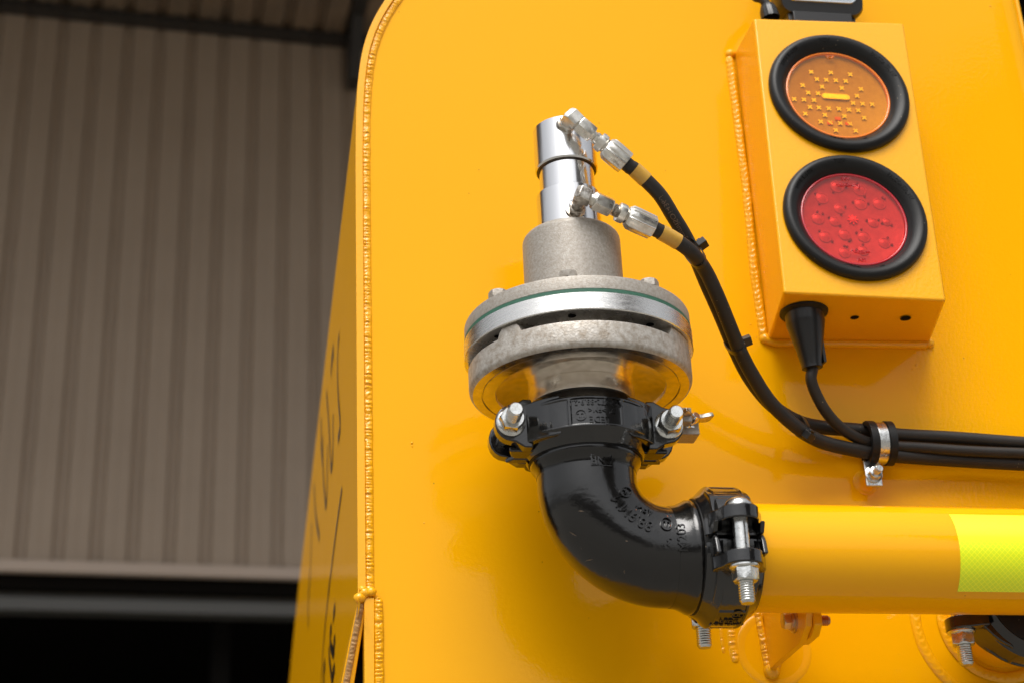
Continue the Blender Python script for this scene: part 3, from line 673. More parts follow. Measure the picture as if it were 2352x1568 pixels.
# ------------------------------------------------------------------ grooved pipe couplings
def flange_nut(mb, T):
    """local z outwards from the seat"""
    mb.lathe([(.0122, 0), (.0122, .0012), (.0116, .0020), (.0095, .0030)], T, 40)
    hexprof(mb, .0185, .0025, .0125, T, ch=.002)
def build_coupling(T, label, marks=None, simple=False, textfn=None):
    """axis = local z, bolts along local y with the nuts at -y, lugs at +-x"""
    root = thing('pipe_coupling', label, 'pipe coupling', T.translation, 'black grooved pipe couplings')
    ro, ri = .0575, .0445; hw = .0235; G = .0165; TH = .0115
    def rad(a, z, half):
        """outer radius: three shallow pockets framed by ribs on the outer face"""
        d = math.degrees(a); r = ro
        # distance to the borders of the pockets (degrees -> metres)
        dep = 0.
        for a0, a1 in ((-141, -113.5), (-111.5, -68.5), (-66.5, -39)):
            e = min((d-a0)*ro*PI/180, (a1-d)*ro*PI/180, .0112-abs(z))
            dep = max(dep, min(1., max(0., e/.0007)))
        return r-.0011*dep
    for sgn in (-1, 1):
        mb = MB(); NA = 200 if sgn < 0 else 90
        zz = [-.0125+.025*i/36 for i in range(37)]
        zs_ = [(-hw, ri), (-hw, .0478), (-.0222, .0490), (-.0200, .0500), (-.0135, .0568)] + [(z, None) for z in zz] + [(.0135, .0568), (.0200, .0500), (.0222, .0490), (hw, .0478), (hw, ri)]
        vs = []
        for i in range(NA+1):
            a = R(-176+172*i/NA)
            for z, r in zs_:
                q = r if r is not None else rad(a, z, sgn)
                x, y = q*math.cos(a), q*math.sin(a)
                vs.append((x, y*(-sgn if sgn > 0 else 1), z))
        n = len(zs_)
        fs = [(i*n+k, i*n+k+1, (i+1)*n+k+1, (i+1)*n+k) for i in range(NA) for k in range(n-1)]
        fs += [tuple(range(n)), tuple(range(NA*n, NA*n+n))[::-1]]
        if sgn > 0:
            vs = [(x, abs(y), z) for x, y, z in vs]
        mb.add(vs, fs, T)
        ob = mb.build('coupling_half', M['black_cast'], root, smooth=32)
        g_ = G if sgn < 0 else .0085
        # bolt lugs: shoulder, seat plate and two side walls round the open bolt pocket
        for sx in (-1, 1):
            hwz = .0155; ws = .0212; mb = MB()
            def P(l): return [(sx*x, sgn*y) for x, y in l]
            mb.prism(P([(.028, .0480), (.0385, .0418), (.0450, .0365), (.0500, g_+TH+.003), (.0540, g_+TH-.001), (.0540, .0008), (.0445, .0008)]), -ws+.004, ws-.004, T)
            pl = [(.048, -ws), (.055, -ws), (.0625, -.0165)]+[(.066+.0130*math.sin(t), -hwz*math.cos(t)) for t in [R(20*i) for i in range(1, 9)]]+[(.0625, .0165), (.055, ws), (.048, ws)]
            vs = [(sx*x, sgn*g_, z) for x, z in pl]+[(sx*x, sgn*(g_+TH), z) for x, z in pl]
            m_ = len(pl)
            mb.add(vs, [tuple(range(m_))[::-1], tuple(range(m_, 2*m_))]+[(i, (i+1) % m_, m_+(i+1) % m_, m_+i) for i in range(m_)], T)
            for zz_ in (-1, 1):
                z_o = zz_*(ws-.0003)
                mb.prism(P([(.046, .0008), (.0605, .0008), (.0640, .006), (.0665, g_+.001), (.046, g_+.001)]), min(z_o, z_o-zz_*.0042), max(z_o, z_o-zz_*.0042), T)
            mb.build('bolt_lug', M['black_cast'], ob, bevel=.0014, bseg=3, smooth=32)
    # rubber seal showing at both mouths
    mb = MB(); mb.lathe([(.0435, -hw-.0012), (.0470, -hw-.0008), (.0470, hw+.0008), (.0435, hw+.0012)], T, 96); mb.build('seal', M['rubber'], root)
    for sx in (-1, 1):
        B = T @ Matrix.Translation((sx*.066, 0, 0)) @ Matrix.Rotation(R(90), 4, 'X')    # local z -> -y
        tip = G+TH+.0300
        mb = MB(); GH = .0085+TH; pr = [(.0062, -GH), (.0062, G+TH-.002)]+thread_prof(.0064, G+TH-.002, tip, .00205, .0008)
        mb.lathe(pr, B, 40, cap0=False); b = mb.build('bolt', M['zinc'], root, smooth=50)
        mb = MB(); flange_nut(mb, B @ Matrix.Translation((0, 0, G+TH+.0002)) @ Matrix.Rotation(R(12 if sx > 0 else -9), 4, 'Z')); mb.build('nut', M['zinc'], b, smooth=35)
        mb = MB(); mb.lathe([(.0118, -GH), (.0116, -GH-.0018), (.0100, -GH-.0048), (.0070, -GH-.0068), (.003, -GH-.0076), (0, -GH-.0077)], B, 36); mb.build('bolt_head', M['zinc'], b, smooth=60)
    if marks:
        def fn(x, y, z):                                # x along the arc, y along the axis, 0 = towards local -y
            a = -PI/2+x/ro; r = ro-.0011+z; return T @ Vector((r*math.cos(a), r*math.sin(a), y))
        letters(marks, fn, 'cast_lettering', M['black_cast'], root)
    return root
z1c = (ZN(907, .0575)+ZN(974, .0575))/2
T1 = Matrix.Translation((AX, YA, z1c))
up = PI
mk = [('XGQT2-88.9-2.5', .0068, 0, .0078, up, .0013), ('O()', .0048, -.0135, -.0035, 0, .0013), ('UL', .0052, -.0135, -.0035, up, .0013),
      ('LEDE', .0078, .002, -.0072, up, .0013), ('3"', .0066, .0135, .0010, up, .0013), ('FM', .0062, .0005, .0010, up, .0013), ('<', .0062, -.0055, .0010, up, .0013), ('>', .0062, .0060, .0010, up, .0013)]
build_coupling(T1, 'black grooved coupling directly under the valve flange, both stud ends pointing forward', mk)

# horizontal pipe axis
PA, PB = at(1745, 1281, YA), at(2352, 1290, YA)
PA = at(1745, 1280.5, YA); PB = at(2352, 1289, YA)
pdir = (PB-PA).normalized()
r_pipe = .0445
def on_pipe(x): return PA+pdir*((x-PA.x)/pdir.x)
x2 = at(1652, 1280, YA).x
C2 = on_pipe(x2)
yl = (Vector((0, 0, 1))-pdir*pdir.z).normalized()
T2 = basis(C2, yl.cross(pdir), yl, pdir)
mk2 = [('UL', .0062, -.004, .005, PI/2, .0013), ('O()', .0052, -.004, .005, 0, .0013), ('LEDE', .0068, .0055, .0, PI/2, .0013), ('XGQT2-88.9', .0052, .0125, 0, PI/2, .0013)]
def shift(l, dx): return [(s, a, b+dx, c, d, e) for s, a, b, c, d, e in l]
build_coupling(T2, 'black grooved coupling between the elbow and the yellow pipe, bolts standing upright', shift(mk2, -.016))

# ------------------------------------------------------------------ black elbow
def build_elbow():
    ztop = z1c-.020; zc = C2.z
    rb = RR(1236, 1462, 1110)
    root = thing('pipe_elbow', 'glossy black cast ninety degree elbow with raised lettering, turning from valve to yellow pipe', 'pipe elbow', (AX, YA, zc))
    Rb = .062                                                                   # bend radius
    ex = C2.x-.0215
    cen = Vector((AX+Rb, YA, zc+Rb))
    path = [Vector((AX, YA, ztop+.01)), Vector((AX, YA, ztop-.004))]
    path += [Vector((AX, YA, ztop-.004+(zc+Rb-ztop+.004)*t)) for t in (.3, .6, .85)]
    for i in range(0, 41):
        a = PI+PI/2*i/40; path.append(cen+Vector((Rb*math.cos(a), 0, Rb*math.sin(a))))
    path += [Vector((AX+Rb+(ex-AX-Rb)*t, YA, zc)) for t in (.3, .6, .9, 1.)]
    path.append(Vector((ex+.012, YA, zc)))
    L = [0]
    for a, b in zip(path, path[1:]): L.append(L[-1]+(b-a).length)
    tot = L[-1]
    def rf(k):
        s = L[k]; e = tot-s
        r = rb
        return r
    mb = MB(); mb.tube(path, rb, 96, rf=rf); mb.build('elbow_body', M['black_enamel'], root, smooth=60)
    rc = .0462
    mb = MB(); zz = ztop
    mb.lathe([(rb+.0002, zz-.0165), (rb+.0008, zz-.0125), (rc-.0008, zz-.0085), (rc, zz-.0065), (rc, zz-.0030), (rc-.0008, zz-.0012), (rc-.003, zz)], VA, 96, cap0=False); mb.build('end_collar', M['black_enamel'], root, smooth=60)
    X = basis((0, YA, zc), (0, 1, 0), (0, 0, 1), (1, 0, 0)); e1 = C2.x-.0235
    mb = MB(); mb.lathe([(rb+.0002, e1-.020), (rb+.0010, e1-.0140), (rc-.0008, e1-.0075), (rc+.0004, e1-.0055), (rc+.0004, e1-.0020), (rc-.0006, e1-.0006), (rc-.002, e1+.001)], X, 96, cap0=False); mb.build('end_collar', M['black_enamel'], root, smooth=60)
    # raised lettering: s runs along the bend, q round the tube (0 = towards the camera)
    def on(s_ang, q, z):
        c = cen+Vector((Rb*math.cos(s_ang), 0, Rb*math.sin(s_ang)))
        ro_ = Vector((math.cos(s_ang), 0, math.sin(s_ang)))             # away from the bend centre
        return c+(ro_*math.sin(q)+Vector((0, -1, 0))*math.cos(q))*(rb+z)
    def fn_bend(x, y, z):       # x grows towards the pipe end, y towards the inside of the bend
        th = R(225)+x/Rb; q = -y/rb
        return on(th, q, z)
    e = .0014
    items = [('88.9MM', .0138, .003, .008, PI, e), ('3"', .0105, .0395, -.001, PI, e), ('O()', .0066, -.0195, .0195, 0, e), ('FM', .0060, -.0195, .0195, PI, e),
             ('AFMI', .0100, .0105, .0215, PI, e), ('O()', .0066, .0385, .0150, 0, e), ('UL', .0064, .0385, .0150, PI, e)]
    letters(items, fn_bend, 'cast_lettering', M['black_enamel'], root)
    def fn_top(x, y, z):
        a = -PI/2+x/rb; r = rb+z; return Vector((AX+r*math.cos(a), YA+r*math.sin(a), ZN(1055, rb)+y))
    letters([('CNR', .0095, .0045, 0, PI, e), ('[]', (.0175, .0095), .0045, 0, 0, e)], fn_top, 'cast_lettering', M['black_enamel'], root)
    def fn_end(x, y, z):        # x up round the tube, y towards the left
        q = x/rb; r = rb+z; c0 = at(1567, 1232, YA-rb).x
        return Vector((c0-y, YA-r*math.cos(q+qa), zc+r*math.sin(q+qa)))
    qa = math.asin(max(-1, min(1, (at(1567, 1232, YA-rb).z-zc)/rb)))
    letters([('M203', .0108, 0, 0, 0, e)], fn_end, 'cast_lettering', M['black_enamel'], root)
    # scratches and rust
    mb = MB()
    for th, q, ln, ang in ((205, .55, .005, 2.5), (212, .95, .007, 2.1), (226, 1.08, .008, 2.7), (243, .85, .003, .5), (236, .3, .0025, 1.9)):
        a0 = R(th); vs = []
        for i in range(5):
            t = (i/4-.5)*ln; wv = .0005*(1-abs(i/4-.5)*1.8)
            for sg in (-1, 1): vs.append(on(a0+(t*math.sin(ang)+sg*wv*math.cos(ang))/.09, q+(t*math.cos(ang)-sg*wv*math.sin(ang))/rb, .0001))
        mb = MB(); mb.add(vs, [(2*i, 2*i+1, 2*i+3, 2*i+2) for i in range(4)]); mb.build('scratch', M['scratch'], root, smooth=0)
    for th, q, s in ((262, -.56, .0012), (266, -.58, .0008), (228, -.35, .0007), (264, -.32, .001)):
        mb = MB(); mb.add([on(R(th)+s/.07*math.cos(a)*random.uniform(.5, 1), q+s/rb*math.sin(a)*random.uniform(.5, 1), .0009) for a in [2*PI*i/9 for i in range(9)]], [tuple(range(9))])
        mb.build('rust_spot', M['rust'], root, smooth=0)
build_elbow()

# ------------------------------------------------------------------ yellow pipe with reflective tape
def build_pipe():
    root = thing('delivery_pipe', 'thick yellow horizontal pipe leaving the right edge, with a reflective tape wrap', 'pipe', PA)
    X = basis(PA, yl.cross(pdir), yl, pdir)
    L0 = -(PA.x-C2.x)+.002; L1 = .62
    mb = MB(); mb.lathe([(r_pipe-.004, L0), (r_pipe, L0), (r_pipe, L1), (r_pipe-.004, L1)], X, 128); mb.build('pipe_tube', M['yellow_pipe'], root)
    xt = (on_pipe(at(2206, 1270, YA-r_pipe).x)-PA).length
    # tape patch: bent round the front
    def patch(a0, a1, z0, z1, dr, na=50, nz=2):
        me_v = []; uvs = []
        for j in range(nz+1):
            for i in range(na+1):
                a = a0+(a1-a0)*i/na; z = z0+(z1-z0)*j/nz; r = r_pipe+dr
                me_v.append(X @ Vector((r*math.cos(a), r*math.sin(a), z))); uvs.append((z, a*r_pipe))
        fs = [(j*(na+1)+i, j*(na+1)+i+1, (j+1)*(na+1)+i+1, (j+1)*(na+1)+i) for j in range(nz) for i in range(na)]
        return me_v, fs, uvs
    zt = at(2206, 1178, YA-r_pipe*.75).z; zb_ = at(2206, 1358, YA-r_pipe*.8).z
    # local angle: x=local x (= -Y or +Y world), y = up
    sgn = -1 if (X.to_3x3() @ Vector((1, 0, 0))).y > 0 else 1
    def ang(dz): return math.asin(max(-1, min(1, dz/r_pipe)))
    pz = on_pipe(at(2206, 1270, YA).x).z
    # elevation angles found from where the ray grazes the tube
    def tube_angle(u, v):
        d = ray(u, v).normalized(); best = None
        o_ = CAM-PA; dd = d-pdir*d.dot(pdir); oo = o_-pdir*o_.dot(pdir)
        A = dd.dot(dd); B = 2*dd.dot(oo); C = oo.dot(oo)-r_pipe**2; disc = max(0, B*B-4*A*C)
        t = (-B-math.sqrt(disc))/(2*A); p = oo+dd*t
        return math.atan2(p.dot(yl), p.dot(yl.cross(pdir)))
    aT, aB = tube_angle(2190, 1181), tube_angle(2205, 1357)
    if aB < 0 and aT > 0 and aT-aB > PI: aB += 2*PI
    if abs(aT-aB) > PI: aB = aB+2*PI if aB < aT else aB-2*PI
    vs, fs, uvs = patch(aT, aB, xt, L1-.01, .00035)
    mb = MB(); mb.add(vs, fs); ob = mb.build('reflective_tape', M['tape'], root, smooth=60)
    uvl = ob.data.uv_layers.new(name='UVMap')
    for lp in ob.data.loops: uvl.data[lp.index].uv = uvs[lp.vertex_index]
    # tab under the pipe that the bracket bolts to
    c = at(1856, 1430, YA+.01)
    return X
build_pipe()

# ------------------------------------------------------------------ gusset bracket under the pipe
def build_bracket():
    root = thing('pipe_bracket', 'yellow triangular gusset welded to the panel, bolted under the pipe', 'bracket', at(1770, 1540, 0))
    ap = at(1772, 1538, 0)
    x = ap.x
    def onx(u, v, xx=x):
        d = ray(u, v); return CAM+d*((xx-CAM.x)/d.x)
    e = at(1772, 1538, -.0)
    p1 = onx(1862, 1452); 
    yfar = p1.y; zfar = p1.z
    poly = [(-.0005, ap.z), (-.0005, ap.z+.075), (YA+.03, ap.z+.085), (YA+.005, ap.z+.075), (min(-.085, yfar), zfar+.012), (min(-.08, yfar+.004), zfar)]
    mb = MB(); T = basis((x, 0, 0), (0, 1, 0), (0, 0, 1), (1, 0, 0))
    poly = [(-.0005, ap.z), (-.0005, ap.z+.09), (YA+.02, ap.z+.1), (YA+.02, zfar+.02), (YA+.028, zfar+.006), (YA+.05, zfar-.003)]
    mb.prism(poly, -.003, .003, T); mb.build('gusset_plate', M['yellow_edge'], root, bevel=.0008)
    # second plate hanging from the pipe
    mb = MB(); poly2 = [(YA+.022, C2.z-.035), (YA+.060, C2.z-.030), (YA+.062, C2.z-.057), (YA+.034, C2.z-.057), (YA+.022, C2.z-.050)]
    mb.prism(poly2, .0032, .0100, T); mb.build('pipe_tab', M['yellow_edge'], root, bevel=.0008)
    hc = onx(1824, 1424, x-.003)
    B = frame(hc, (-1, 0, 0), (0, 0, 1))
    mb = MB(); mb.lathe([(.0105, 0), (.0105, .0016), (.0096, .0020)], B, 36); b0 = mb.build('washer', M['bronze'], root)
    mb = MB(); mb.lathe([(.0085, .0020), (.0085, .0040)], B, 30); hexprof(mb, .013, .004, .010, B, ch=.0012); mb.build('bolt', M['bronze'], root)
    mb = MB(); mb.lathe(thread_prof(.0046, -.012, -.031, .0016, .0006), B, 24); mb.build('bolt_end', M['copper'], root)
    mb = MB(); hexprof(mb, .013, -.0095, -.016, B, ch=.001); mb.build('nut', M['zinc'], root)
    weld('weld_bead', [at(1738, 1398, -.001), at(1752, 1470, -.001), at(1764, 1538, -.001)], (-.5, -1, 0), .007, .003, .004, root, 31, chev=.6, rough=.6)
    weld('weld_bead', [at(1790, 1398, -.001), at(1795, 1500, -.001), at(1783, 1541, -.001)], (.5, -1, 0), .006, .0025, .004, root, 33, chev=.6, rough=.6)
    mb = MB()
    mb.lathe([(.0075, 0), (.0068, .0035), (.004, .006), (0, .0068)], frame(at(1772, 1540, 0), (0, -1, -.3)), 16, cap0=False); mb.build('weld_lump', M['yellow_weld'], root, smooth=60)
build_bracket()

# round raised pad and old weld scars on the panel around the bracket, stub pipe flange at right
def build_pads():
    c = at(1778, 1490, 0)
    p = thing('repair_pad', 'faint round raised patch welded on the panel behind the bracket', 'pad', c)
    T = frame(c, (0, -1, 0), (1, 0, 0))
    mb = MB(); mb.lathe([(.0345, 0), (.0338, .0003), (.032, .0005), (.030, .0003), (.028, .0001), (.027, 0)], T, 80, cap0=False, cap1=False); mb.build('pad_ring', M['yellow_weld'], p, smooth=60)
    weld('weld_scar', [at(1678, 1425, 0), at(1682, 1470, 0), at(1690, 1520, 0)], (0, -1, 0), .009, .0016, .006, p, 41, chev=.3, rough=1.6)
    weld('weld_scar', [at(1655, 1440, 0), at(1663, 1500, 0)], (0, -1, 0), .004, .0007, .004, p, 43, chev=.3, rough=2.)
    c3 = at(2290, 1424, 0)
    s = thing('stub_pipe', 'yellow stub pipe ringed with weld ripples in the lower right corner', 'pipe', c3)
    y3 = -.066
    T = frame(Vector((c3.x, 0, c3.z)), (0, -1, 0), (1, 0, 0))
    mb = MB(); mb.lathe([(.0445, 0), (.0445, .075), (.041, .075), (.041, .02), (0, .02)], T, 96, cap0=False, cap1=False); mb.build('pipe_tube', M['yellow_pipe'], s, smooth=50)
    def circ(r, y, a0, a1):
        return [Vector((c3.x+r*math.cos(R(a)), y, c3.z+r*math.sin(R(a)))) for a in [a0+(a1-a0)*i/90 for i in range(91)]]
    weld('weld_bead', circ(rp1, -.0005, 120, 300), (0, -1, 0), .0105, .0024, .0068, s, 51, chev=1.3, rough=.08)
    weld('weld_bead', circ(rp2, -.001, 120, 300), (0, -1, 0), .010, .0026, .0062, s, 53, chev=1.2, rough=.08)
    T3 = basis((c3.x, y3, c3.z), (1, 0, 0), (0, 0, 1), (0, -1, 0))
    build_coupling(T3, 'black grooved coupling cut off by the right edge, under the yellow pipe', simple=True)
    return c3
rp1, rp2 = .0785, .053
build_pads()

# ------------------------------------------------------------------ lamp housing on the panel
DB = .100                                              # how far its front stands off the panel
TILT = R(4.5); NF = Vector((0, -math.cos(TILT), math.sin(TILT))); PF = at(1986, 683, -DB)    # the front leans back a little
def fp(u, v, off=0.):
    d = ray(u, v); q = PF+NF*off; return CAM+d*((q-CAM).dot(NF)/d.dot(NF))
FR = [fp(1731, 42), fp(2076, 53), fp(2173, 692), fp(1800, 674)]     # TL TR BR BL
BK = [at(1686, 122, 0), at(2076, 150, 0), at(2136, 788, 0), at(1764, 783, 0)]
BK[1] = Vector((BK[2].x-.003, 0, BK[0].z))
LAMPS = [(1926, 217, 158), (1963, 502, 162.5)]
def lamp_r(u, v, px): return px*(fp(u+50, v)-fp(u-50, v)).length/100
def build_housing():
    root = thing('lamp_housing', 'yellow folded sheet box on the panel holding the two round lamps', 'lamp housing', BK[3])
    mb = MB(); mb.hexa(FR, BK); o = mb.build('box_shell', M['yellow_edge'], root, smooth=0)
    mc = MB()
    for (u, v, px) in LAMPS:
        mc.lathe([(lamp_r(u, v, px)*.80, -.011), (lamp_r(u, v, px)*.80, .02)], frame(fp(u, v), NF, (1, 0, 0)), 96)
    cut = mc.build('cutter', M['blackgap'], None, smooth=0)
    bo = o.modifiers.new('holes', 'BOOLEAN'); bo.object = cut; bo.operation = 'DIFFERENCE'; bo.solver = 'EXACT'
    me = bpy.data.meshes.new_from_object(o.evaluated_get(bpy.context.evaluated_depsgraph_get()))
    o.modifiers.clear(); o.data = me; bpy.data.objects.remove(cut)
    me.materials.clear(); me.materials.append(M['yellow_edge'])
    for q in me.polygons: q.material_index = 0; q.use_smooth = True
    me.set_sharp_from_angle(angle=R(38))
    b = o.modifiers.new('bevel', 'BEVEL'); b.width = .0028; b.segments = 4; b.limit_method = 'ANGLE'; b.angle_limit = R(40); b.harden_normals = True
    # drain holes in the bottom
    def onbottom(u, v):
        n_ = (BK[3]-FR[3]).cross(FR[2]-FR[3]).normalized(); d = ray(u, v); return CAM+d*((FR[3]-CAM).dot(n_)/d.dot(n_)), (n_ if n_.z < 0 else -n_)
    for u, v, r in ((1963, 729, .0042), (2080, 731, .0052)):
        p, nn = onbottom(u, v); T = frame(p, nn, (1, 0, 0))
        mb = MB(); mb.lathe([(r, .0003), (r*.7, .0002), (0, .0001)], T, 28, cap0=False); mb.build('drain_hole', M['blackgap'], root, smooth=0)
    for nm, pts, sd, wd_ in (('weld_bead', [at(1674, 132, -.001), at(1688, 240, -.001), at(1712, 420, -.001), at(1731, 620, -.001), at(1754, 778, -.001)], 61, .0092),
                             ):
        weld(nm, pts, (-.5, -1, 0), wd_, .0042, .0058, root, sd, chev=.8, rough=.06)
    mb = MB()
    mb.tube([at(1757, 780, -.002), at(1780, 787, -.002), at(2125, 792, -.002)], .0042, 12); mb.build('bottom_seam', M['yellow_weld'], root)
    for u, v, r in ((1677, 125, .0052), (1757, 778, .0055), (2133, 788, .0055)):
        c = at(u, v, -.001); mb = MB(); mb.lathe([(r, 0), (r*.92, r*.4), (r*.6, r*.75), (0, r*.9)], frame(c, (-.1, -1, 0)), 16, cap0=False)
        mb.build('weld_lump', M['yellow_weld'], root, smooth=60)
build_housing()
# local frame of the housing front
fx = (FR[2]-FR[3]).normalized(); fn_ = Vector((0, -1, 0)); fz = fn_.cross(fx) if fn_.cross(fx).z > 0 else fx.cross(fn_)
fz = (fz).normalized()

FZ = NF.cross(Vector((1, 0, 0))); FZ = FZ if FZ.z > 0 else -FZ
def ring_text(items, C, dep, base_r, name, m, parent):
    for s, size, ang, flip in items:
        mb = MB(); vs, fs = text_mesh(s, size, .0005)
        out = []
        for p in vs:
            if not flip: a = R(ang)-p.x/base_r; r = base_r+p.y
            else: a = R(ang)+p.x/base_r; r = base_r-p.y
            out.append(C+Vector((1, 0, 0))*(r*math.cos(a))+FZ*(r*math.sin(a))+NF*(dep(r)+p.z))
        mb.add(out, fs); mb.build(name, m, parent, smooth=0)

def build_lamp(kind, gc, gr_px, label):
    C = fp(*gc, off=0.); sc = (fp(gc[0]+50, gc[1])-fp(gc[0]-50, gc[1])).length/100
    ro = gr_px*sc; k = ro/.0585
    root = thing('round_lamp', label, 'lamp', C, 'round rear lamps in black rubber grommets')
    T = frame(C, NF, (1, 0, 0))
    P = [(ro-.0010*k, -.0), (ro-.0002, .0010), (ro, .0024), (ro-.0006*k, .0048), (ro-.0020*k, .0070), (ro-.0040*k, .0082), (ro-.0060*k, .0082), (ro-.0085*k, .0070), (ro-.0110*k, .0050), (ro-.0130*k, .0024), (ro-.0140*k, .0004), (ro-.0149*k, -.0004), (ro-.0153*k, -.006)]
    mb = MB(); mb.lathe(P, T, 128, cap0=False, cap1=False); mb.build('rubber_grommet', M['rubber'], root, smooth=80)
    rl = ro-.0151*k; T = T @ Matrix.Translation((0, 0, -.0012))
    pre = kind
    mb = MB(); mb.lathe([(rl+.0006, -.0010), (rl-.0002, .0006), (rl-.0016, .0010), (rl-.0024, .0004), (rl-.0028, -.0012)], T, 96, cap0=False, cap1=False); mb.build('lens_rim', M[pre+'_rim'], root, smooth=60)
    mb = MB(); mb.lathe([(rl-.0012, -.0008), (rl-.0018, .0001), (rl-.0030, .0001), (rl*.6, .0001), (0, .0001)], T, 96, cap0=False); mb.build('lens', M[pre+'_lens'], root, smooth=80)
    mb = MB(); mb.lathe([(rl-.0005, .0), (rl-.0012, -.0020), (rl*.93, -.0030), (0, -.0030)], T, 64, cap0=False); mb.build('reflector', M[pre+'_disc'], root, smooth=50)
    if kind == 'amber':
        pts = [(775,570),(928,575),(1080,590),(820,628),(893,633),(968,637),(1045,642),(708,675),(860,687),(1015,697),(1165,705),(752,733),(828,738),(1133,758),(642,783),(718,787),(797,792),(1103,815),(1177,820),(1252,825),(765,845),(835,850),(913,857),(992,860),(1070,867),(1143,872),(728,898),(882,908),(1035,917),(1190,930),(850,960),(925,967),(1002,972),(1078,977),(968,1027),(1123,1032)]
        mbx = MB()
        for sg in (45, 135):
            Q = Matrix.Rotation(R(sg), 4, 'Z') @ Matrix.Translation((0, 0, sg*.000002))
            mbx.box(-.0028, .0028, -.0007, .0007, 0, .0009, Q)
        mbx.lathe([(.0013, 0), (.0011, .0010), (0, .0012)], None, 10, cap0=False)
        first = None
        for x, y in pts:
            u, v = 1635.4+x*.293, y*.293; p = fp(u, v, -.0040)
            if first is None:
                first = mbx.build('led', M['amber_led'], root, smooth=0)
                me = first.data; me.transform(frame((0, 0, 0), NF, (1, 0, 0))); o = first
            else:
                o = first.copy(); COL.objects.link(o)
            o.matrix_parent_inverse = Matrix.Identity(4); o.location = p-C; o.parent = root
        p = fp(1635.4+968*.293, 765*.293, -.0040)
        mb = MB(); Tb = frame(p, NF, fx)
        mb.prism([(-.0115+.003*math.cos(a), .003*math.sin(a)) for a in [R(90+20*i) for i in range(10)]]+[(.0115+.003*math.cos(a), .003*math.sin(a)) for a in [R(-90+20*i) for i in range(10)]], 0, .0014, Tb)
        for i in range(15): mb.box(-.0115+i*.0016, -.0108+i*.0016, -.0030, .0030, .0010, .0022, Tb)
        mb.build('centre_bar', M['amber_led'], root, smooth=0)
        for x, y in ((985, 935), (925, 970), (1065, 975)):
            p = fp(1635.4+x*.293, y*.293, -.0040); mb = MB(); mb.box(-.0028, .0028, -.0018, .0018, 0, .001, frame(p, NF, fx)); mb.build('chip', M['amber_red'], root, smooth=0)
    else:
        pts = [(945,262,.0072),(1115,290,.0068),(830,350,.0066),(1120,395,.0066),(1262,392,.0068),(960,430,.0055),(800,505,.0064),(925,525,.0055),(1215,535,.0055),(1318,530,.0045),(1000,625,.0062),(1145,640,.0066),(855,640,.0066),(1300,688,.0060),(1000,760,.0060),(1140,745,.0055)]
        for x, y, r in pts:
            u, v = 1635.4+x*.3047, 349.1+y*.3047; p = fp(u, v, -.0040)
            mb = MB(); mb.lathe([(r, 0), (r*.97, .0004), (r*.8, .0006), (r*.76, .0002), (r*.5, .0007), (r*.2, .0011), (0, .0012)], frame(p, NF), 28, cap0=False)
            mb.build('led_lens', M['red_led'], root, smooth=50)
            for _ in range(2):
                a = random.uniform(0, 6.28); mb = MB(); q = p+Vector((1, 0, 0))*math.cos(a)*r*1.2+FZ*math.sin(a)*r*1.2
                mb.lathe([(.0012, 0), (.0012, .001), (0, .0012)], frame(q, NF), 10, cap0=False); mb.build('solder_dot', M['red_dark'], root)
        p = fp(1635.4+1060*.3047, 349.1+515*.3047, -.0040); mb = MB()
        for i in range(8):
            mb.box(-.0006, .0006, .001, .0052, 0, .0012+.00003*i, frame(p, NF, (1, 0, 0)) @ Matrix.Rotation(PI/4*i, 4, 'Z'))
        mb.lathe([(.0032, 0), (.0030, .0018), (0, .0030)], frame(p, NF), 20, cap0=False); mb.build('centre_led', M['red_hot'], root)
        it = [('TOP', .0052, 90, False)]
    gr = ro-.0072*k
    def dep(r):
        pr = sorted((a, b) for a, b in P); 
        for (a, b), (c, d) in zip(pr, pr[1:]):
            if a <= r <= c and c > a: return b+(d-b)*(r-a)/(c-a)
        return .005
    ring_text([('TOP', .0062, 97, False), ('TRUCK-LITE', .0056, 140, False), ('FALCONER, NY', .0052, 35, False)], C, dep, gr-.0005, 'grommet_lettering', M['rubber'], root)
    ring_text([('MODEL', .0044, 258, True), ('40', .0046, 286, True)], C, dep, ro-.0105*k, 'grommet_lettering', M['rubber'], root)
    ring_text([('TOP', .0046, 92, False)], C, lambda r: -.0006, rl-.0065, 'lens_lettering', M[pre+'_rim'], root)
    if kind == 'red':
        ring_text([('DOT', .0042, 270, True), ('MODEL 44', .0040, 266, True)][:1], C, lambda r: -.0006, rl-.006, 'lens_lettering', M['red_rim'], root)
        ring_text([('MODEL 44', .0040, 270, True)], C, lambda r: -.0006, rl-.0150, 'lens_lettering', M['red_rim'], root)
        ring_text([('TRUCK-LITE', .0044, 90, False)], C, lambda r: -.0006, rl-.0135, 'lens_lettering', M['red_rim'], root)
    return root
build_lamp('amber', (1926, 217), 158, 'amber round lamp in a black grommet, upper of the two')
build_lamp('red', (1963, 502), 162.5, 'red round lamp in a black grommet, lower of the two')

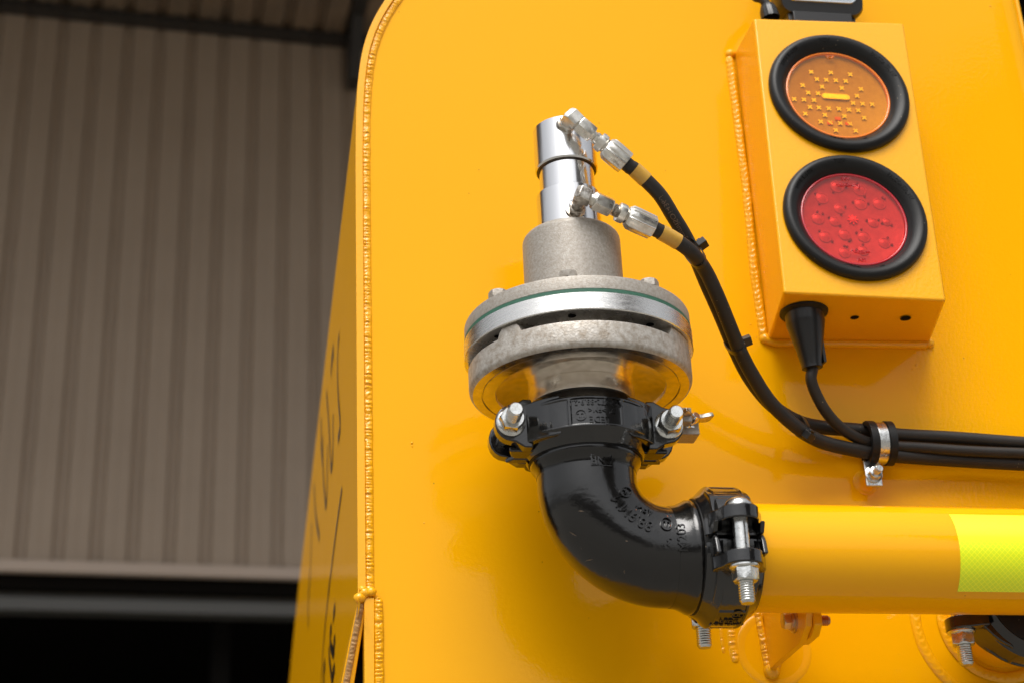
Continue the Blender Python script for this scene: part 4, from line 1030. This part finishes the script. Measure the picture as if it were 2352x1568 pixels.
# ------------------------------------------------------------------ rubber boot and cable under the housing
def bolt_on_bottom():
    pass
def build_boot():
    root = thing('lamp_cable', 'black cable with conical rubber boot leaving the underside of the lamp housing', 'cable', at(1850, 715, -.06))
    n_ = (BK[3]-FR[3]).cross(FR[2]-FR[3]).normalized(); n_ = n_ if n_.z < 0 else -n_
    d = ray(1846, 716); top = CAM+d*((FR[3]-CAM).dot(n_)/d.dot(n_))
    low = at(1866, 845, top.y+.006); ax = (low-top).normalized(); Lb = (low-top).length
    T = frame(top, ax)
    k = (at(1900, 716, top.y)-at(1793, 716, top.y)).length/2
    T0 = frame(top, n_)
    mb = MB(); mb.lathe([(k*.9, -.001), (k, .0008), (k*.99, .0022), (k*.84, .0032), (k*.80, .004)], T0, 56, cap0=False); mb.build('boot_flange', M['rubber'], root, smooth=60)
    mb = MB(); mb.lathe([(k*.80, .001), (k*.80, .010), (k*.79, .013), (k*.55, Lb*.66), (k*.43, Lb*.93), (k*.43, Lb), (k*.36, Lb+.0005)], T, 56); 
    mb.build('boot_cone', M['plastic'], root, smooth=35)
    mb = MB(); mb.prism([(-.0014, -.006), (.0014, -.006), (.0014, .006), (-.0014, .006)], Lb*.3, Lb*.93, T @ Matrix.Translation((k*.50, 0, 0))); mb.build('boot_rib', M['plastic'], root, bevel=.0005)
    y0 = low.y
    pts = [low-ax*.01, low, at(1863, 870, y0+.002), at(1874, 903, y0+.007), at(1899, 947, -.045), at(1936, 985, -.036), at(1985, 1012, -.029), at(2030, 1022, -.026), at(2120, 1028, -.026), at(2240, 1036, -.026), at(2380, 1041, -.026), at(2600, 1046, -.026)]
    mb = MB(); mb.tube(spline(pts, 8), .0053, 20); mb.build('cable', M['hose'], root, smooth=60)
build_boot()

# ------------------------------------------------------------------ hydraulic hoses
def hexbar(mb, a, b, af, rot=0., ch=.0012):
    d = b-a; T = frame(a, d, (0, 0, 1)); L = d.length
    h = L/2; hexprof(mb, af, h, L, T, ch, rot); hexprof(mb, af, h, 0, T, ch, rot)
def build_hose(kind):
    if kind == 'upper':
        root = thing('hydraulic_hose', 'upper black hydraulic hose, its steel elbow screwed into the chrome cap', 'hose', at(1299, 287, YA-r_cap), 'hydraulic hoses')
        port = at(1300, 288, YA-r_cap+.002); pdirn = Vector((.28, -1, .02)).normalized()
        rad = r_cap
    else:
        root = thing('hydraulic_hose', 'lower black hydraulic hose, its greasy elbow screwed in just above the cast housing', 'hose', at(1326, 480, YA-r_col), 'hydraulic hoses')
        port = at(1323, 487, YA-r_col+.003); pdirn = Vector((.22, -1, .35)).normalized()
    # spot face and adaptor hexagon
    mb = MB(); 
    T = frame(port, pdirn)
    if kind == 'upper':
        mb.lathe([(.0085, -.004), (.0085, .0012), (.0075, .0016)], T, 36); mb.build('port_ring', M['steel_dirty'], root)
        corner = at(1313, 268, (port+pdirn*.020).y)
    else:
        mb.lathe([(.0098, -.006), (.0098, .0010), (.0088, .0014)], T, 36); mb.build('port_ring', M['steel_dirty'], root)
        corner = at(1336, 447, (port+pdirn*.032).y)
    ms = M['steel'] if kind == 'upper' else M['steel_dirty']
    d1 = (corner-port).normalized(); Lc = (corner-port).length
    mb = MB(); hexbar(mb, port+d1*.0005, port+d1*min(.0095, Lc*.4), .0135); mb.lathe([(.0055, 0), (.0055, Lc*.62), (.0062, Lc*.7), (.0062, Lc*.8)], frame(port, d1), 28); mb.build('adaptor', ms, root)
    yc = corner.y
    if kind == 'upper':
        seq = [corner, at(1326, 281, yc+.001), at(1329, 283, yc+.002), at(1361, 310, yc+.006), at(1368, 315, yc+.007), at(1374, 322, yc+.008), at(1386, 331, yc+.009), at(1438, 376, yc+.014), at(1447, 384, yc+.015), at(1456, 389, yc+.016), at(1483, 414, yc+.020)]
    else:
        seq = [corner, at(1352, 455, yc+.001), at(1363, 460, yc+.002), at(1403, 478, yc+.007), at(1411, 482, yc+.008), at(1418, 486, yc+.009), at(1432, 494, yc+.011), at(1500, 524, yc+.018), at(1509, 529, yc+.019), at(1517, 533, yc+.020), at(1557, 556, yc+.026)]
    # forged elbow body: block with a chamfered outer corner
    d2 = (seq[1]-corner).normalized()
    mb = MB(); s = .0062
    ez = d1.cross(d2).normalized(); ex_ = d1; ey = d2
    def blk(x, y, z): return corner+ex_*x+ey*y+ez*z
    outl = [(-.010, -s*.95), (s*.35, -s*.95), (s*1.0, -s*.3), (s*1.0, .0085), (-s*.9, .0085), (-s*1.0, s*.9), (-.010, s*.9)]
    vs = []
    for zz, f_ in ((-s, .86), (-s*.55, 1.), (s*.55, 1.), (s, .86)):
        for x, y in outl: vs.append(blk(x*(f_ if abs(x) < .0099 else 1), y*(f_ if abs(y) < .0084 else 1), zz))
    n = len(outl)
    mb.add(vs, [tuple(range(n))[::-1], tuple(range(3*n, 4*n))]+[(k*n+i, k*n+(i+1) % n, (k+1)*n+(i+1) % n, (k+1)*n+i) for k in range(3) for i in range(n)])
    mb.build('elbow_fitting', ms, root, bevel=.0007)
    a, b = seq[1]-d2*.003, seq[2]+d2*.001
    mb = MB(); dth = (seq[3]-seq[1]); T = frame(seq[1]-dth.normalized()*.004, dth); mb.lathe(thread_prof(.0055, 0, (seq[2]-seq[1]).length+.006, .0013, .0005), T, 28); mb.build('thread', M['steel'], root, smooth=50)
    mb = MB(); hexbar(mb, seq[2], seq[3], .0150, .3, .0016); mb.build('union_nut', M['steel'], root)
    mb = MB(); T = frame(seq[3]-(seq[5]-seq[3])*.4, seq[5]-seq[3]); Ln = (seq[5]-seq[3]).length*1.6
    mb.lathe([(.0045, 0), (.0045, Ln*.45), (.0056, Ln*.5), (.0056, Ln*.95), (.0052, Ln)], T, 28); mb.build('hose_neck', M['steel_dirty'] if kind != 'upper' else M['steel'], root)
    # crimped ferrule: collar and eight pressed flats
    a, b = seq[5], seq[7]; dd = b-a; T = frame(a, dd, (0, -1, .3)); Lf = dd.length
    mb = MB(); mb.lathe([(.0056, 0), (.0084, .0006), (.0088, .0030), (.0086, .0065), (.0068, .0078), (.0066, .0095)], T, 36); mb.build('ferrule_collar', M['steel'], root)
    mb = MB(); N = 96; vs = []; lev = [(.0085, 0, .0070), (.0095, .3, .0086), (.0125, 1., .0102), (Lf*.55, 1., .0104), (Lf-.0016, 1., .0101), (Lf-.0003, .7, .0098), (Lf, .5, .0088)]
    for z, cr, rr in lev:
        for i in range(N):
            q = (i/N*8) % 1; gr_ = 1 if (q < .16) else 0
            edge = max(0, 1-abs(q-.08)/.10)
            r_ = rr*(1-.035*cr)+(.0010*cr)*min(1, edge*1.6)
            aa = 2*PI*i/N; vs.append((r_*math.cos(aa), r_*math.sin(aa), z))
    nl = len(lev)
    mb.add(vs, [(k*N+i, k*N+(i+1) % N, (k+1)*N+(i+1) % N, (k+1)*N+i) for k in range(nl-1) for i in range(N)]+[tuple(range(N))[::-1], tuple(range((nl-1)*N, nl*N))], T)
    mb.build('ferrule', M['steel'], root, smooth=40)
    if kind == 'upper':
        hp = [seq[6], seq[7], seq[8], seq[9], seq[10], at(1517, 450, yc+.026), at(1546, 497, yc+.034), at(1572, 540, yc+.044), at(1597, 590, -.128), at(1622, 650, -.108), at(1653, 720, -.088), at(1687, 800, -.068), at(1722, 868, -.052), at(1768, 925, -.038), at(1822, 962, -.028), at(1880, 979, -.020), at(1985, 988, -.018), at(2060, 998, -.018), at(2200, 1006, -.018), at(2380, 1019, -.018), at(2600, 1028, -.018)]
    else:
        hp = [seq[6], seq[7], seq[8], seq[9], seq[10], at(1590, 582, yc+.034), at(1620, 622, -.142), at(1648, 680, -.125), at(1673, 741, -.108), at(1698, 802, -.090), at(1728, 860, -.074), at(1772, 926, -.058), at(1838, 986, -.044), at(1895, 1016, -.034), at(1985, 1036, -.026), at(2060, 1046, -.022), at(2200, 1056, -.018), at(2380, 1066, -.018), at(2600, 1076, -.018)]
    sp = spline(hp, 8); mb = MB(); mb.tube(sp, .0066, 24); h = mb.build('hose_tube', M['hose'], root, smooth=60)
    n0 = 8*3; sl = sp[n0:n0+9]
    mb = MB(); mb.tube(sp[n0:n0+9], .0072, 28, cap=True); mb.build('yellow_sleeve', M['sleeve'], root, smooth=40)
    if kind == 'upper':
        # printed line running along the hose
        seg = resample(sp[n0+10:n0+10+36], .0005)
        def fnp(x, y, z):
            i = int(max(0, min(len(seg)-2, (x+.5*PLEN)/.0005))); p = seg[i]; t = (seg[i+1]-seg[max(0, i-1)]).normalized()
            toc = (CAM-p).normalized(); b = t.cross(toc).normalized(); nn = b.cross(t).normalized()
            q = y/.0066+.1; return p+(nn*math.cos(q)+b*math.sin(q))*(.0066+.00006)
        PLEN = len(seg)*.0005
        vs, fs = text_mesh('1-6341 OSI/mm 0.3', .0072, 0.0)
        mb = MB(); mb.add([fnp(-p.x, -p.y, 0) for p in [(Vector((-q.x, q.y, q.z))) for q in vs]], fs)
        vs, fs = text_mesh('EN853 13mm/ISO1436-1', .0068, 0.0)
        mb = MB(); mb.add([fnp(-q.x+.002, q.y, 0) if False else fnp(-q.x, -q.y, 0) for q in vs], fs)
        mb.build('hose_lettering', M['print'], root, smooth=0)
    return sp
hoseA = build_hose('upper'); hoseB = build_hose('lower')

# ------------------------------------------------------------------ cable ties
def build_tie(c, axis, ru, rv, head_dir, label):
    """band round both hoses: ellipse ru x rv across axis"""
    root = thing('cable_tie', label, 'cable tie', c, 'black cable ties round the hoses')
    T = frame(c, axis, ru[1])
    rx, ry = ru[0], rv
    mb = MB(); N = 48; vs = []
    for z in (-.0022, .0022):
        for k in (0, .0009):
            for i in range(N):
                a = 2*PI*i/N; vs.append(((rx+k)*math.copysign(abs(math.cos(a))**.85, math.cos(a)), (ry+k)*math.copysign(abs(math.sin(a))**.85, math.sin(a)), z))
    fs = []
    for i in range(N):
        j = (i+1) % N; fs += [(i, j, N+j, N+i), (2*N+i, 3*N+i, 3*N+j, 2*N+j), (i, 2*N+i, 2*N+j, j), (N+i, N+j, 3*N+j, 3*N+i)]
    mb.add(vs, fs, T); mb.build('tie_band', M['plastic'], root)
    hl = T.to_3x3().inverted() @ head_dir; a = math.atan2(hl.y, hl.x)
    hp = T @ Vector((rx*math.cos(a), ry*math.sin(a), 0)); H = frame(hp, head_dir, axis)
    mb = MB(); mb.box(-.0042, .0042, -.0036, .0036, -.0005, .0080, H); mb.box(-.0028, .0028, .0036, .0062, .0015, .0050, H); mb.build('tie_head', M['plastic'], root, bevel=.0006)
def near(sp, u, v):
    return min(sp, key=lambda p: (p-(CAM+ray(u, v)*((p.y-CAM.y)/ray(u, v).y))).length)
for (u, v, hd, ax, ru, rv, lab) in (
    (1604, 603, Vector((.8, -.4, .5)), Vector((.38, 0, -.6)), .0125, .0095, 'topmost black cable tie, where the two hoses first meet'),
    (1697, 800, Vector((.9, -.3, .25)), Vector((.40, .15, -.8)), .0125, .0115, 'middle black cable tie, right of the valve flange'),
    (1847, 985, Vector((.3, -.5, -.6)), Vector((.85, .1, -.45)), .012, .0125, 'lowest black cable tie, just left of the cable from the boot')):
    b = near(hoseB, u, v); a = min(hoseA, key=lambda p: (p-b).length); k = hoseB.index(b)
    tn = (hoseB[k+1]-hoseB[k-1]).normalized(); sep = a-b; sep = sep-tn*sep.dot(tn)
    build_tie(b+sep/2, tn, (sep.length/2+.0069, sep if sep.length > .001 else Vector((0, 1, 0))), .0073, hd.normalized(), lab)

# ------------------------------------------------------------------ rubber-lined hose clamp on its stud
def build_clamp():
    c = at(2018, 1017, -.024)
    root = thing('hose_clamp', 'steel clamp with black rubber lining holding hoses and cable against the panel', 'clamp', at(2003, 1090, 0))
    hz_, hy = .0178, .0150
    def ring(name, m, x0, x1, k0, k1, parent=root, slope=.0):
        mb = MB(); N = 56; vs = []
        for x in (x0, x1):
            for k in (k0, k1):
                for i in range(N):
                    a = 2*PI*i/N
                    py = c.y+(hy+k)*math.cos(a)*(1); pz = c.z+(hz_+k)*math.sin(a)
                    py = min(py, -.0015)
                    vs.append((c.x+x, py, pz))
        fs = []
        for i in range(N):
            j = (i+1) % N; fs += [(i, j, N+j, N+i), (2*N+i, 3*N+i, 3*N+j, 2*N+j), (i, 2*N+i, 2*N+j, j), (N+i, N+j, 3*N+j, 3*N+i)]
        mb.add(vs, fs); return mb.build(name, m, parent, bevel=.0005)
    ring('rubber_lining', M['rubber'], -.0125, .0125, -.0015, .0016)
    ring('rubber_lip', M['rubber'], -.0125, -.0052, .0014, .0036); ring('rubber_lip', M['rubber'], .0052, .0125, .0014, .0036)
    ring('steel_strap', M['zinc'], -.0048, .0048, .0014, .0026)
    f = at(2005, 1090, -.020); 
    mb = MB(); t0 = at(2000, 1062, -.020)
    mb.box(f.x-.0080, f.x+.0080, -.0215, -.0185, at(2005, 1116, -.02).z, at(2005, 1056, -.02).z); mb.build('clamp_foot', M['zinc'], root, bevel=.0010)
    T = frame(Vector((f.x, -.0215, f.z)), (0, -1, 0))
    mb = MB(); mb.lathe([(.0083, 0), (.0083, .0014), (.0070, .0019)], T, 32); hexprof(mb, .0115, .0018, .0078, T, ch=.001); mb.build('nut', M['zinc'], root)
    mb = MB(); mb.lathe(thread_prof(.0034, .006, .0175, .001, .0003), T, 20); mb.build('stud', M['zinc'], root)
    T = frame(Vector((f.x, 0, f.z)), (0, -1, 0))
    mb = MB(); mb.lathe([(.0125, 0), (.0118, .0012), (.010, .0018), (.0088, .003), (.0070, .006), (.0065, .0185)], T, 36); mb.build('stud_boss', M['yellow_weld'], root, smooth=50)
build_clamp()

# ------------------------------------------------------------------ work lamp on top of the housing, cut by the frame
def build_work_lamp():
    y0 = FR[0].y+.036
    c = at(1872, -30, y0)
    root = thing('work_lamp', 'black square work lamp on top of the lamp housing, cut off by the top edge', 'lamp', c)
    l, r_ = at(1782, 10, y0), at(1972, 10, y0)
    zb = at(1872, 0, y0-.030).z; W2 = (r_.x-l.x)/2; cx = (l.x+r_.x)/2
    def rr(w_, h_, rad_, n=6):
        out = []
        for (sx, sz, a0) in ((1, 1, 0), (-1, 1, 90), (-1, -1, 180), (1, -1, 270)):
            for i in range(n+1):
                a = R(a0+90*i/n); out.append((sx*(w_-rad_)+rad_*math.cos(a), sz*(h_-rad_)+rad_*math.sin(a)))
        return out
    H = .045
    T = Matrix.Translation((cx, y0, zb+H)) @ Matrix.Rotation(R(14), 4, 'X')
    def loft(secs, name, m, bev=0.):
        mb = MB(); vs = []; n = None
        for (w_, h_, rad_, y) in secs:
            q = rr(w_, h_, rad_); n = len(q); vs += [(x, y, z) for x, z in q]
        mb.add(vs, [tuple(range(n))[::-1], tuple(range((len(secs)-1)*n, len(secs)*n))]+[(k*n+i, k*n+(i+1) % n, (k+1)*n+(i+1) % n, (k+1)*n+i) for k in range(len(secs)-1) for i in range(n)], T)
        return mb.build(name, m, root, bevel=bev)
    loft([(W2*.96, H*.96, .012, -.022), (W2, H, .013, -.018), (W2, H, .013, .004), (W2*.9, H*.88, .012, .022), (W2*.55, H*.5, .01, .034)], 'lamp_body', M['plastic'])
    loft([(W2*.82, H*.68, .009, -.0235), (W2*.84, H*.70, .009, -.0215)], 'lamp_lens', M['silver'])
    loft([(W2*.78, H*.64, .008, -.0250), (W2*.80, H*.66, .008, -.0241)], 'lens_glass', M['clear_lens'])
    bz = at(1880, 44, -DB+.012).z
    mb = MB(); x0, x1 = at(1812, 35, y0).x, at(1946, 35, y0).x
    zt_ = at(1880, 46, y0-.012).z; mb.box(x0, x1, y0-.012, y0+.016, min(zt_, FR[0].z-.001), zb-.001); mb.box(x0-.004, x0+.002, y0-.008, y0+.012, zb-.012, zb+.02); mb.box(x1-.008, x1+.006, y0-.006, y0+.014, zb-.010, zb+.006)
    mb.build('lamp_bracket', M['plastic'], root, bevel=.0015)
    g0 = at(1770, 44, y0-.022); T2_ = frame(g0, (-.12, 0, 1))
    mb = MB(); N = 48; vs = []
    for z, r0 in ((0, .0095), (.010, .0088), (.016, .0068), (.018, .0050)):
        for i in range(N): rr_ = r0*(1+(.04 if i % 4 < 2 else 0)); vs.append((rr_*math.cos(2*PI*i/N), rr_*math.sin(2*PI*i/N), z))
    mb.add(vs, [(k*N+i, k*N+(i+1) % N, (k+1)*N+(i+1) % N, (k+1)*N+i) for k in range(3) for i in range(N)]+[tuple(range(3*N, 4*N))], T2_); mb.build('cable_gland', M['plastic'], root, smooth=30)
    tp = Vector((g0.x, y0+.004, FR[0].z+.012)); tp = T2_ @ Vector((0, 0, .016))
    mb = MB(); mb.tube(spline([tp, tp+Vector((-.004, 0, .008)), tp+Vector((-.010, .004, .014)), tp+Vector((-.006, .012, .030)), tp+Vector((.012, .02, .05))], 6), .0048, 16); mb.build('gland_cable', M['hose'], root)
build_work_lamp()
